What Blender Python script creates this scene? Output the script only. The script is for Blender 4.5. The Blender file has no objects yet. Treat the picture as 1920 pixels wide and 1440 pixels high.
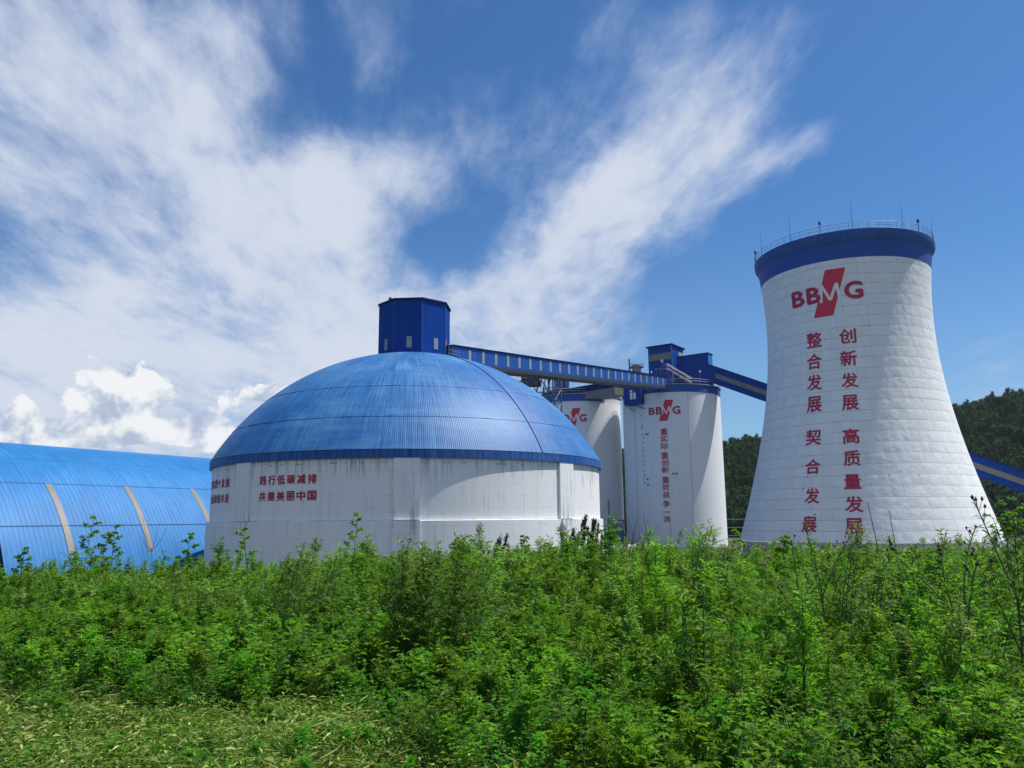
import bpy, bmesh, math, random
import numpy as np
from mathutils import Vector, Matrix, noise as mnoise

scene = bpy.context.scene
COL = scene.collection
R = math.radians

# ------------------------------------------------------------------ camera
EYE = 1.7
cam_data = bpy.data.cameras.new('camera')
cam = bpy.data.objects.new('camera', cam_data)
COL.objects.link(cam)
cam_data.sensor_fit = 'HORIZONTAL'
cam_data.sensor_width = 36.0
cam_data.lens = 36.0 * 1465.0 / 1920.0
cam_data.clip_start = 0.1
cam_data.clip_end = 8000
PITCH, ROLL = R(9.87), R(0.5)
_r0 = Vector((1, 0, 0))
_f = Vector((0, math.cos(PITCH), math.sin(PITCH)))
_u0 = Vector((0, -math.sin(PITCH), math.cos(PITCH)))
_r = _r0 * math.cos(ROLL) - _u0 * math.sin(ROLL)
_u = _u0 * math.cos(ROLL) + _r0 * math.sin(ROLL)
_m = Matrix((_r, _u, -_f)).transposed().to_4x4()
_m.translation = (0, 0, EYE)
cam.matrix_world = _m
scene.camera = cam
scene.render.resolution_x, scene.render.resolution_y = 1024, 768

# ------------------------------------------------------------------ light
SUN_AZ, SUN_EL = 83.0, 60.5
sun_vec = Vector((math.sin(R(SUN_AZ)) * math.cos(R(SUN_EL)), math.cos(R(SUN_AZ)) * math.cos(R(SUN_EL)), math.sin(R(SUN_EL))))
sl = bpy.data.lights.new('sun', 'SUN')
sl.energy = 5.0
sl.angle = R(0.53)
sl.color = (1.0, 0.955, 0.89)
sun = bpy.data.objects.new('sun', sl)
COL.objects.link(sun)
sun.rotation_euler = (-sun_vec).to_track_quat('-Z', 'Y').to_euler()
sun.location = (40, 0, 80)

scene.view_settings.view_transform = 'Standard'
scene.view_settings.look = 'None'
scene.view_settings.exposure = 0.25
scene.view_settings.gamma = 1.0
scene.view_settings.use_curve_mapping = False
try:
    scene.cycles.max_bounces = 8
    scene.cycles.transparent_max_bounces = 8
    scene.cycles.use_denoising = True
    scene.cycles.sample_clamp_indirect = 6.0
except Exception:
    pass


# ------------------------------------------------------------------ node helpers
class X:
    """A value in a node tree: arithmetic on it adds math nodes."""
    tree = None

    def __init__(self, s):
        self.s = s

    @staticmethod
    def op(o, *a, clamp=False):
        n = X.tree.nodes.new('ShaderNodeMath')
        n.operation = o
        n.use_clamp = clamp
        for i, v in enumerate(a):
            if isinstance(v, X):
                X.tree.links.new(v.s, n.inputs[i])
            else:
                n.inputs[i].default_value = float(v)
        return X(n.outputs[0])

    def __add__(a, b): return X.op('ADD', a, b)
    __radd__ = __add__
    def __sub__(a, b): return X.op('SUBTRACT', a, b)
    def __rsub__(a, b): return X.op('SUBTRACT', b, a)
    def __mul__(a, b): return X.op('MULTIPLY', a, b)
    __rmul__ = __mul__
    def __truediv__(a, b): return X.op('DIVIDE', a, b)


def xmax(a, b): return X.op('MAXIMUM', a, b)
def xmin(a, b): return X.op('MINIMUM', a, b)
def xabs(a): return X.op('ABSOLUTE', a)


def smooth(lo, hi, v):
    n = X.tree.nodes.new('ShaderNodeMapRange')
    n.interpolation_type = 'SMOOTHSTEP'
    n.inputs[1].default_value = lo
    n.inputs[2].default_value = hi
    X.tree.links.new(v.s, n.inputs[0])
    return X(n.outputs[0])


def combine(x, y, z):
    n = X.tree.nodes.new('ShaderNodeCombineXYZ')
    for i, v in enumerate((x, y, z)):
        if isinstance(v, X):
            X.tree.links.new(v.s, n.inputs[i])
        else:
            n.inputs[i].default_value = v
    return n.outputs[0]


def noise(vec, scale, detail=4.0, rough=0.5, dist=0.0):
    n = X.tree.nodes.new('ShaderNodeTexNoise')
    n.inputs['Scale'].default_value = scale
    n.inputs['Detail'].default_value = detail
    n.inputs['Roughness'].default_value = rough
    n.inputs['Distortion'].default_value = dist
    if vec is not None:
        X.tree.links.new(vec, n.inputs['Vector'])
    return X(n.outputs[0])


def mixc(fac, a, b, mode='MIX'):
    n = X.tree.nodes.new('ShaderNodeMix')
    n.data_type = 'RGBA'
    n.blend_type = mode
    for i, v in ((0, fac), (6, a), (7, b)):
        if isinstance(v, X):
            X.tree.links.new(v.s, n.inputs[i])
        elif isinstance(v, (int, float)):
            n.inputs[i].default_value = v
        elif isinstance(v, (tuple, list)):
            n.inputs[i].default_value = (*v, 1.0)
        else:
            X.tree.links.new(v, n.inputs[i])
    return n.outputs[2]


# ------------------------------------------------------------------ sky: Nishita with procedural clouds by direction
def build_world():
    w = bpy.data.worlds.new('World')
    scene.world = w
    w.use_nodes = True
    t = w.node_tree
    t.nodes.clear()
    X.tree = t
    out = t.nodes.new('ShaderNodeOutputWorld')
    bg = t.nodes.new('ShaderNodeBackground')
    bg.inputs[1].default_value = 0.1
    t.links.new(bg.outputs[0], out.inputs[0])
    sky = t.nodes.new('ShaderNodeTexSky')
    sky.sky_type = 'NISHITA'
    sky.sun_disc = False
    sky.sun_elevation = R(SUN_EL)
    sky.sun_rotation = R(SUN_AZ)
    sky.air_density = 1.0
    sky.dust_density = 0.6
    sky.ozone_density = 2.0
    tc = t.nodes.new('ShaderNodeTexCoord')
    sp = t.nodes.new('ShaderNodeSeparateXYZ')
    t.links.new(tc.outputs['Generated'], sp.inputs[0])
    x, y, z = (X(sp.outputs[i]) for i in range(3))
    ya = xmax(xabs(y), 0.12)
    tx, tz = x / ya, z / ya                    # tangent of the bearing and of the height above the horizon
    # high cloud sheet: a flat layer, so the streaks run together towards the horizon
    zz = xmax(z, 0.0) + 0.06
    px, py = x / zz, y / zz
    b = R(-6.5)
    across = px * math.cos(b) - py * math.sin(b)
    along = px * math.sin(b) + py * math.cos(b)
    streak = noise(combine(across * 1.0, along * 0.30, 0.3), 2.3, 9.0, 0.62, 0.5)
    fine = noise(combine(across * 1.0, along * 0.42, 5.3), 9.0, 6.0, 0.65, 0.3)
    soft = noise(combine(tx, tz, 2.0), 4.2, 8.0, 0.58, 0.4)
    warp = noise(combine(tx, tz, 7.0), 3.0, 5.0, 0.6)
    warp2 = noise(combine(tx, tz, 17.0), 3.0, 5.0, 0.6)
    qx = tx + (warp - 0.5) * 0.16
    qz = tz + (warp2 - 0.5) * 0.12

    def blob(cx, cz, rx, rz, rot, wt, ux=None, uz=None):
        ux, uz = ux or qx, uz or qz
        c, s = math.cos(R(rot)), math.sin(R(rot))
        dx, dz = ux - cx, uz - cz
        a = (dx * c + dz * s) * (1.0 / rx)
        e = (dz * c - dx * s) * (1.0 / rz)
        return X.op('EXPONENT', (a * a + e * e) * -1.0) * wt

    blobs = CLOUD_BLOBS
    mask = None
    for bl in blobs:
        v = blob(*bl)
        mask = v if mask is None else mask + v
    back_fill = smooth(0.15, -0.35, y)  # cloud added behind the viewer, out of view, to lift the shaded walls
    mask = mask + back_fill * 0.5 + smooth(0.62, 0.95, z) * 0.35
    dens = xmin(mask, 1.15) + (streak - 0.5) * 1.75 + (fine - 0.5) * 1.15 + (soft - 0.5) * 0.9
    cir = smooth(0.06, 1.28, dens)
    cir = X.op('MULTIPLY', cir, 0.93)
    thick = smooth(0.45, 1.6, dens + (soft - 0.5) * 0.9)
    # cumulus heaps low on the left
    def bill(ox, oz, seed):
        n1 = noise(combine(tx + ox, tz * 1.1 + oz, seed), 17.0, 8.0, 0.60, 0.2)
        return n1
    v0 = bill(0, 0, 31.0)
    v1 = bill(0.016, 0.02, 31.0)
    cm = None
    for bl in CUMULUS_BLOBS:
        v = blob(*bl, ux=tx + (warp - 0.5) * 0.05, uz=tz + (warp2 - 0.5) * 0.04)
        cm = v if cm is None else cm + v
    cd = cm + (v0 - 0.5) * 2.0
    cum = smooth(0.46, 0.60, cd)
    lit = smooth(-0.22, 0.20, (v0 - v1) * 1.5 + (tz - 0.115) * 1.6)
    # colours (before the 0.1 strength)
    hs = t.nodes.new('ShaderNodeHueSaturation')
    hs.inputs['Saturation'].default_value = 1.12
    hs.inputs['Value'].default_value = 1.0
    t.links.new(sky.outputs[0], hs.inputs['Color'])
    base = mixc(1.0, hs.outputs[0], SKY_TINT, 'MULTIPLY')
    low = smooth(0.42, 0.0, tz)
    base = mixc(low * 0.35, base, (3.2, 4.6, 6.4))
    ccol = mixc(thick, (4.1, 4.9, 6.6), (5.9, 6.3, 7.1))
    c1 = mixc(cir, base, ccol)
    kcol = mixc(lit, (3.6, 4.3, 5.7), (7.8, 7.9, 8.0))
    c2 = mixc(cum * 0.95, c1, kcol)
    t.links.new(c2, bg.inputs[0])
    try:
        w.cycles.sampling_method = 'MANUAL'
        w.cycles.sample_map_resolution = 1024
    except Exception:
        pass


def tdir(px, py):
    d = _r * ((px - 960) / 1465.0) - _u * ((py - 720) / 1465.0) + _f
    return d.x / d.y, d.z / d.y


def B(px, py, rx, ry, rot, w):
    a, e = tdir(px, py)
    return (a, e, rx / 1465.0, ry / 1465.0, rot, w)


CLOUD_BLOBS = [
    B(70, 150, 400, 320, -20, 1.05), B(410, 90, 150, 170, 0, 0.75), B(300, 400, 400, 220, -25, 0.75),
    B(620, 345, 330, 90, 16, 0.85), B(560, 540, 250, 150, 0, 0.85), B(230, 630, 560, 105, 0, 0.85),
    B(1060, 480, 290, 100, 38, 1.05), B(1290, 260, 330, 100, 50, 0.95), B(1450, 300, 190, 48, 34, 0.72),
    B(1180, 90, 190, 110, 60, 0.45), B(990, 620, 260, 80, 0, 1.05), B(1400, 30, 200, 80, 45, 0.38),
    B(825, 465, 105, 58, 12, -1.0), B(800, 120, 190, 190, 0, -0.35), B(40, 440, 130, 30, -28, -0.3), B(250, 720, 620, 100, 0, 1.05), B(330, 860, 620, 60, 0, 0.9),
    B(1750, 200, 260, 300, 0, -0.4), B(1500, 600, 300, 160, 20, -0.6), B(715, 110, 60, 130, -20, 0.34), B(900, 160, 120, 60, 30, 0.22),
    B(640, 130, 40, 120, 0, -0.3),
]
CUMULUS_BLOBS = [
    B(190, 730, 62, 58, 0, 1.15), B(270, 745, 62, 50, 0, 1.1), B(45, 762, 40, 34, 0, 0.85), B(75, 805, 70, 26, 0, 0.85),
    B(395, 800, 60, 40, 0, 0.8), B(490, 740, 70, 34, 0, 0.95), B(270, 812, 130, 26, 0, 0.9), B(15, 820, 70, 34, 0, 0.75), B(160, 825, 150, 20, 0, 0.8),
]
SKY_TINT = (0.45, 0.74, 0.98)
build_world()


# ------------------------------------------------------------------ mesh helpers
def tag(o, label=None, cat=None, group=None, kind=None):
    if label: o['label'] = label
    if cat: o['category'] = cat
    if group: o['group'] = group
    if kind: o['kind'] = kind
    return o


def thing(name, label, cat, loc=(0, 0, 0), rotz=0.0, group=None):
    o = bpy.data.objects.new(name, None)
    COL.objects.link(o)
    o.location = loc
    o.rotation_euler = (0, 0, rotz)
    o.empty_display_size = 0.5
    return tag(o, label, cat, group)


class MB:
    """Collects shapes, then links them as one mesh object."""

    def __init__(self):
        self.v, self.f, self.uv = [], [], []

    def add(self, verts, faces, uvs=None):
        n = len(self.v)
        self.v += [tuple(p) for p in verts]
        self.f += [tuple(i + n for i in f) for f in faces]
        if uvs is None:
            uvs = [[(0, 0)] * len(f) for f in faces]
        self.uv += uvs
        return self

    def box(self, c, s, ax=None):
        """c centre, s full sizes, ax = (ex, ey, ez) unit vectors"""
        ex, ey, ez = ax or (Vector((1, 0, 0)), Vector((0, 1, 0)), Vector((0, 0, 1)))
        c = Vector(c)
        vs = []
        for sx in (-.5, .5):
            for sy in (-.5, .5):
                for sz in (-.5, .5):
                    vs.append(c + ex * (sx * s[0]) + ey * (sy * s[1]) + ez * (sz * s[2]))
        fs = [(0, 1, 3, 2), (4, 6, 7, 5), (0, 4, 5, 1), (2, 3, 7, 6), (0, 2, 6, 4), (1, 5, 7, 3)]
        uv = []
        for f in fs:
            p = [vs[i] for i in f]
            n = (p[1] - p[0]).cross(p[2] - p[0])
            if abs(n.normalized().z) > 0.7:
                uv.append([((q - c).dot(ex), (q - c).dot(ey)) for q in p])
            else:
                h = Vector((0, 0, 1)).cross(n).normalized()
                uv.append([((q - c).dot(h), (q - c).z) for q in p])
        return self.add(vs, fs, uv)

    def tube(self, pts, r, n=6, cap=True):
        pts = [Vector(p) for p in pts]
        rs = r if isinstance(r, (list, tuple)) else [r] * len(pts)
        vs, fs = [], []
        for i, p in enumerate(pts):
            d = (pts[min(i + 1, len(pts) - 1)] - pts[max(i - 1, 0)]).normalized()
            a = d.cross(Vector((0, 0, 1)))
            if a.length < 1e-3: a = d.cross(Vector((1, 0, 0)))
            a.normalize()
            b = d.cross(a)
            for k in range(n):
                t = 2 * math.pi * k / n
                vs.append(p + (a * math.cos(t) + b * math.sin(t)) * rs[i])
        for i in range(len(pts) - 1):
            for k in range(n):
                k2 = (k + 1) % n
                fs.append((i * n + k, i * n + k2, (i + 1) * n + k2, (i + 1) * n + k))
        if cap:
            fs.append(tuple(range(n))[::-1])
            fs.append(tuple((len(pts) - 1) * n + k for k in range(n)))
        return self.add(vs, fs)

    def revolve(self, prof, n=128, a0=0.0, a1=360.0, cx=0, cy=0, uref=None):
        """prof: list of (r, z); angle 0 faces -Y and grows towards +X. UV = metres round and up."""
        full = abs(a1 - a0) >= 359.9
        m = n if full else n + 1
        vs, fs, uv = [], [], []
        for (r, z) in prof:
            for k in range(m):
                t = R(a0 + (a1 - a0) * k / n)
                vs.append((cx + r * math.sin(t), cy - r * math.cos(t), z))
        ur = uref or max(p[0] for p in prof)
        ln = [0.0]
        for i in range(1, len(prof)):
            ln.append(ln[-1] + math.dist(prof[i], prof[i - 1]))
        for i in range(len(prof) - 1):
            for k in range(n):
                k2 = (k + 1) % m
                fs.append((i * m + k, i * m + k2, (i + 1) * m + k2, (i + 1) * m + k))
                u0, u1 = (R(a0 + (a1 - a0) * q / n) * ur for q in (k, k + 1))
                w0, w1 = ln[i], ln[i + 1]
                uv.append([(u0, w0), (u1, w0), (u1, w1), (u0, w1)])
        return self.add(vs, fs, uv)

    def build(self, name, mat, parent=None, smooth=False, auto=None):
        me = bpy.data.meshes.new(name)
        me.from_pydata(self.v, [], self.f)
        ul = me.uv_layers.new(name='UVMap')
        flat = [c for f in self.uv for p in f for c in p]
        if len(flat) == 2 * len(me.loops):
            ul.data.foreach_set('uv', flat)
        me.materials.append(mat)
        if smooth:
            me.polygons.foreach_set('use_smooth', [True] * len(me.polygons))
            if auto:
                me.set_sharp_from_angle(angle=R(auto))
        me.update()
        o = bpy.data.objects.new(name, me)
        COL.objects.link(o)
        if parent:
            o.parent = parent
        return o


# ------------------------------------------------------------------ materials
def new_mat(name):
    m = bpy.data.materials.new(name)
    m.use_nodes = True
    t = m.node_tree
    t.nodes.clear()
    X.tree = t
    out = t.nodes.new('ShaderNodeOutputMaterial')
    p = t.nodes.new('ShaderNodeBsdfPrincipled')
    t.links.new(p.outputs[0], out.inputs[0])
    return m, t, p, out


def uvxy(t):
    n = t.nodes.new('ShaderNodeUVMap')
    s = t.nodes.new('ShaderNodeSeparateXYZ')
    t.links.new(n.outputs[0], s.inputs[0])
    return n.outputs[0], X(s.outputs[0]), X(s.outputs[1])


def objco(t):
    n = t.nodes.new('ShaderNodeTexCoord')
    s = t.nodes.new('ShaderNodeSeparateXYZ')
    t.links.new(n.outputs['Object'], s.inputs[0])
    return n.outputs['Object'], X(s.outputs[0]), X(s.outputs[1]), X(s.outputs[2])


def bump(t, h, strength, dist, p, prev=None):
    n = t.nodes.new('ShaderNodeBump')
    n.inputs['Strength'].default_value = strength
    n.inputs['Distance'].default_value = dist
    t.links.new(h.s, n.inputs['Height'])
    if prev is not None:
        t.links.new(prev, n.inputs['Normal'])
    t.links.new(n.outputs[0], p.inputs['Normal'])
    return n.outputs[0]


def mat_plain(name, col, rough=0.6, var=0.12, scale=2.0, metal=0.0, dirt=None):
    m, t, p, o = new_mat(name)
    v, x, y, z = objco(t)
    n = noise(v, scale, 5, 0.6)
    c = mixc(n, [c_ * (1 - var) for c_ in col], [min(1, c_ * (1 + var)) for c_ in col])
    if dirt:
        d = smooth(0.52, 0.75, noise(combine(x * 1.5, y * 1.5, z * 0.25), scale * 0.7, 6, 0.65))
        c = mixc(d * 0.5, c, dirt)
    t.links.new(c, p.inputs['Base Color'])
    p.inputs['Roughness'].default_value = rough
    p.inputs['Metallic'].default_value = metal
    return m


def ribs(u, pitch, w=0.5):
    """0..1 trapezoid profile repeating every pitch metres"""
    f = X.op('PINGPONG', u, pitch / 2) * (2.0 / pitch)
    return smooth(0.5 - w * 0.5, 0.5 + w * 0.5, f)


def mat_sheet(name, col, pitch=0.28, rough=0.38, dark=0.72, seams=0.0, spec=0.5, fade=None, streak=0.25, bumpd=0.03, patch=0.0):
    """painted ribbed steel sheet: ribs run along V of the UV map"""
    m, t, p, o = new_mat(name)
    uv, u, v = uvxy(t)
    rb = ribs(u, pitch, 0.7)
    sheet = X.op('FLOOR', u / 0.9)
    row = X.op('FLOOR', v / 6.0)
    wn = t.nodes.new('ShaderNodeTexWhiteNoise')
    wn.noise_dimensions = '2D'
    t.links.new(combine(sheet, row, 0.0), wn.inputs['Vector'])
    pan = X(wn.outputs['Value'])
    run = noise(combine(u * 2.2, v * 0.10, 0.0), 1.6, 6, 0.65)
    big = noise(combine(u * 0.08, v * 0.12, 3.0), 1.0, 3, 0.5)
    k = 0.86 + pan * 0.10 + (run - 0.5) * streak + (big - 0.5) * 0.22
    base = mixc(1.0, col, combine(k, k, k), 'MULTIPLY')
    if fade:
        base = mixc(smooth(0.45, 0.8, run * 0.6 + big * 0.5) * 0.55, base, fade)
    if patch:
        hz = noise(combine(u * 0.22, v * 1.3, 21.0), 1.0, 6, 0.65)
        pt = noise(combine(u * 0.10, v * 0.16, 27.0), 1.0, 4, 0.55)
        base = mixc(smooth(0.46, 0.74, hz * 0.45 + pt * 0.6) * 0.42 * patch, base, fade)
    gap = smooth(0.0, 0.22, X.op('PINGPONG', u, pitch / 2) * (2.0 / pitch))
    base = mixc(1.0 - gap, base, [c * dark for c in col])
    if seams:
        s = 1.0 - smooth(0.0, 0.055, X.op('PINGPONG', v + (noise(combine(u * 0.5, 0.0, 0.0), 1.0, 2) - 0.5) * 0.12, seams / 2))
        base = mixc(s * 0.75, base, [c * 0.3 for c in col])
    t.links.new(base, p.inputs['Base Color'])
    p.inputs['Roughness'].default_value = rough
    p.inputs['Specular IOR Level'].default_value = spec
    r2 = rough + (run - 0.5) * 0.25
    t.links.new(r2.s, p.inputs['Roughness'])
    n1 = bump(t, rb, 0.7, bumpd, p)
    bump(t, noise(combine(u * 0.7, v * 0.35, 9.0), 1.2, 3, 0.5), 0.35, 0.06, p, n1)
    return m


def mat_concrete(name, col=(0.77, 0.775, 0.78), lift=1.2, stain=0.5, joint=0.35, vj=2.4, spec=0.3, foot=0.0, top=0.0):
    """white paint over board-marked concrete, with rain streaks; V = metres up, U = metres round"""
    m, t, p, o = new_mat(name)
    uv, u, v = uvxy(t)
    n0 = noise(combine(u, v, 0.0), 0.35, 6, 0.6)
    run = noise(combine(u * 1.6, v * 0.09, 4.0), 1.3, 7, 0.68)
    run2 = noise(combine(u * 5.5, v * 0.16, 14.0), 1.4, 5, 0.6)
    hor = noise(combine(u * 0.35, v * 3.4, 8.0), 1.2, 6, 0.7)
    k = 0.96 + (n0 - 0.5) * 0.10 + (run2 - 0.5) * 0.08
    base = mixc(1.0, col, combine(k, k, k), 'MULTIPLY')
    d = smooth(0.52, 0.74, run * 0.72 + n0 * 0.30) * stain
    base = mixc(d, base, [c * 0.60 for c in col])
    d2 = smooth(0.57, 0.72, hor * 0.70 + run * 0.30) * stain * 0.8
    base = mixc(d2, base, [c * 0.40 for c in col])
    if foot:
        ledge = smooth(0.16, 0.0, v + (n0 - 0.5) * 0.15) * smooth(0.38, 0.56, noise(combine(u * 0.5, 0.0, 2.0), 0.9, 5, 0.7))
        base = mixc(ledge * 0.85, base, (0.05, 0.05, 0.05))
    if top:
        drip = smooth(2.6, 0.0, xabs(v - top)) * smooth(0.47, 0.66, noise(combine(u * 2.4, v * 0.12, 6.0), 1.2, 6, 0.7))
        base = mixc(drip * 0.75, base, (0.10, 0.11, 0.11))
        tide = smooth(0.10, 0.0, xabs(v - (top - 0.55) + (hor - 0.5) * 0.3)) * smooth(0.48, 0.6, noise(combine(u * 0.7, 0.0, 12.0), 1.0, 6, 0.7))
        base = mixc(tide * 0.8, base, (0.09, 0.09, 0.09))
    vl = 1.0 - smooth(0.0, 0.035, X.op('PINGPONG', v + (noise(combine(u * 0.8, 0.0, 0.0), 1.0, 2) - 0.5) * 0.03, lift / 2))
    ul = 1.0 - smooth(0.0, 0.03, X.op('PINGPONG', u, vj / 2))
    brk = smooth(0.42, 0.62, noise(combine(u, v * 2.0, 22.0), 0.8, 4, 0.6))
    lines = xmax(vl * brk, ul * (brk * 0.6 + 0.25)) * joint
    base = mixc(lines, base, [c * 0.35 for c in col])
    t.links.new(base, p.inputs['Base Color'])
    p.inputs['Roughness'].default_value = 0.78
    p.inputs['Specular IOR Level'].default_value = spec
    n1 = bump(t, n0 * 0.6 + run2 * 0.2 - lines * 0.5, 0.5, 0.05, p)
    return m


def mat_tower(name, col=(0.76, 0.77, 0.765), lift=1.65, vj=1.35):
    m, t, p, o = new_mat(name)
    uv, u, v = uvxy(t)
    vv = v + (noise(combine(u * 0.25, v * 0.2, 0.0), 1.0, 3) - 0.5) * 0.10
    rowi = X.op('FLOOR', vv / lift)
    uu = u + X.op('FRACT', rowi * 0.37) * 0.35
    wn = t.nodes.new('ShaderNodeTexWhiteNoise')
    wn.noise_dimensions = '2D'
    t.links.new(combine(X.op('FLOOR', uu / vj), rowi, 0.0), wn.inputs['Vector'])
    pan = X(wn.outputs['Value'])
    hl = X.op('PINGPONG', vv, lift / 2)
    ul = X.op('PINGPONG', uu, vj / 2)
    brk = noise(combine(u, v, 3.0), 0.7, 5, 0.65)
    L1 = (1.0 - smooth(0.0, 0.05, hl)) * smooth(0.30, 0.55, brk)
    L2 = (1.0 - smooth(0.0, 0.045, ul)) * smooth(0.42, 0.62, noise(combine(u, v, 13.0), 0.9, 4, 0.65))
    lines = xmax(L1 * 0.85, L2 * 0.42)
    n0 = noise(combine(u, v, 0.0), 0.22, 6, 0.6)
    run = noise(combine(u * 1.8, v * 0.12, 2.0), 1.2, 6, 0.66)
    k = 0.955 + (pan - 0.5) * 0.07 + (n0 - 0.5) * 0.10 - smooth(0.55, 0.85, run) * 0.10
    base = mixc(1.0, col, combine(k, k, k), 'MULTIPLY')
    grime = smooth(0.54, 0.80, noise(combine(u * 1.3, v * 0.07, 31.0), 1.1, 6, 0.68)) * 0.30
    base = mixc(grime, base, [c * 0.6 for c in col])
    base = mixc(lines, base, [c * 0.22 for c in col])
    # tie-rod holes and small dark knocks
    vo = t.nodes.new('ShaderNodeTexVoronoi')
    vo.inputs['Scale'].default_value = 0.75
    t.links.new(combine(u, v * 0.8, 0.0), vo.inputs['Vector'])
    sel = X.op('GREATER_THAN', X(vo.outputs['Color']), 0.72)
    spot = (1.0 - smooth(0.05, 0.11, X(vo.outputs['Distance']))) * sel
    base = mixc(spot * 0.85, base, (0.06, 0.07, 0.08))
    t.links.new(base, p.inputs['Base Color'])
    p.inputs['Roughness'].default_value = 0.7
    p.inputs['Specular IOR Level'].default_value = 0.35
    bulge = smooth(0.0, 0.6, hl) * 0.16 + smooth(0.0, 0.5, ul) * 0.10 + pan * 0.10 + noise(combine(u, v * 0.8, 5.0), 0.85, 4, 0.5) * 1.6
    bump(t, bulge - lines * 0.4, 0.55, 0.11, p)
    return m


M = {}
M['dome_sheet'] = mat_sheet('dome_sheet', (0.005, 0.112, 0.350), pitch=0.21, rough=0.52, dark=0.66, spec=0.35, fade=(0.15, 0.33, 0.52), streak=1.0, patch=1.0, bumpd=0.012)
M['shed_sheet'] = mat_sheet('shed_sheet', (0.010, 0.160, 0.425), pitch=0.55, rough=0.55, dark=0.62, seams=0, spec=0.3, fade=(0.08, 0.26, 0.52), streak=0.7, bumpd=0.015)
M['blue_sheet'] = mat_sheet('blue_sheet', (0.001, 0.052, 0.290), pitch=0.30, rough=0.55, dark=0.7, spec=0.05, streak=0.2)
M['blue_dark'] = mat_sheet('blue_dark', (0.003, 0.022, 0.130), pitch=0.30, rough=0.6, dark=0.7, spec=0.05, streak=0.2)
M['gallery_sheet'] = mat_sheet('gallery_sheet', (0.003, 0.072, 0.320), pitch=0.26, rough=0.45, dark=0.6, spec=0.4, fade=(0.03, 0.13, 0.48), streak=0.5)
M['blue_paint'] = mat_plain('blue_paint', (0.001, 0.060, 0.300), 0.7, 0.10, 0.8, dirt=(0.02, 0.05, 0.16))
M['cornice_paint'] = mat_plain('cornice_paint', (0.001, 0.066, 0.275), 0.7, 0.25, 1.4, dirt=(0.10, 0.16, 0.26))
M['eaves_paint'] = mat_sheet('eaves_paint', (0.002, 0.075, 0.310), pitch=1.45, rough=0.55, dark=0.6, spec=0.3, fade=(0.16, 0.28, 0.38), streak=0.9, bumpd=0.004)
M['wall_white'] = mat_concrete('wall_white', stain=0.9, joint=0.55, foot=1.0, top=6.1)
M['plinth_white'] = mat_concrete('plinth_white', stain=0.75, joint=0.5)
M['silo_white'] = mat_concrete('silo_white', (0.75, 0.76, 0.775), lift=2.4, stain=0.28, joint=0.16, vj=5.8)
M['silo_grey'] = mat_concrete('silo_grey', (0.60, 0.62, 0.60), lift=2.4, stain=0.35, joint=0.2, vj=5.0)
M['tower_white'] = mat_tower('tower_white')
M['red'] = mat_plain('red', (0.60, 0.016, 0.055), 0.6, 0.14, 1.2)
M['red_dark'] = mat_plain('red_dark', (0.40, 0.008, 0.050), 0.6, 0.14, 1.2)
M['white_paint'] = mat_plain('white_paint', (0.74, 0.74, 0.74), 0.6, 0.04, 1.0)
M['pane'] = mat_plain('pane', (0.24, 0.28, 0.27), 0.25, 0.25, 1.5, dirt=(0.20, 0.22, 0.20))
M['strip'] = mat_plain('strip', (0.165, 0.150, 0.120), 0.5, 0.2, 0.7, dirt=(0.22, 0.19, 0.15))
M['beige'] = mat_plain('beige', (0.16, 0.16, 0.14), 0.6, 0.15, 0.8, dirt=(0.10, 0.10, 0.09))
M['steel_dark'] = mat_plain('steel_dark', (0.035, 0.040, 0.055), 0.55, 0.3, 2.0, 0.2)
M['steel_grey'] = mat_plain('steel_grey', (0.17, 0.18, 0.20), 0.5, 0.2, 2.0, 0.3)
M['steel_blue'] = mat_plain('steel_blue', (0.03, 0.07, 0.18), 0.5, 0.25, 2.0)
M['pipe'] = mat_plain('pipe', (0.45, 0.44, 0.42), 0.5, 0.15, 0.6, dirt=(0.25, 0.23, 0.20))
M['concrete'] = mat_plain('concrete', (0.38, 0.37, 0.35), 0.85, 0.15, 0.7)
M['lamp_red'] = mat_plain('lamp_red', (0.10, 0.005, 0.01), 0.6, 0.1, 3.0)
M['dark'] = mat_plain('dark', (0.012, 0.014, 0.02), 0.6, 0.2, 1.0)


# ------------------------------------------------------------------ lettering wrapped on round walls
def glyph(ch, bold=0.0):
    c = bpy.data.curves.new('glyph', 'FONT')
    c.body = ch
    c.size = 1.0
    c.offset = bold
    c.resolution_u = 4
    o = bpy.data.objects.new('glyph', c)
    me = o.to_mesh()
    bm = bmesh.new()
    bm.from_mesh(me)
    bmesh.ops.remove_doubles(bm, verts=bm.verts[:], dist=1e-5)
    o.to_mesh_clear()
    bpy.data.objects.remove(o)
    bpy.data.curves.remove(c)
    return bm


def cut_grid(bm, nx, ny, x0, x1, y0, y1):
    for i in range(1, nx):
        p = x0 + (x1 - x0) * i / nx
        bmesh.ops.bisect_plane(bm, geom=bm.verts[:] + bm.edges[:] + bm.faces[:], plane_co=(p, 0, 0), plane_no=(1, 0, 0), dist=1e-5)
    for i in range(1, ny):
        p = y0 + (y1 - y0) * i / ny
        bmesh.ops.bisect_plane(bm, geom=bm.verts[:] + bm.edges[:] + bm.faces[:], plane_co=(0, p, 0), plane_no=(0, 1, 0), dist=1e-5)


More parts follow.
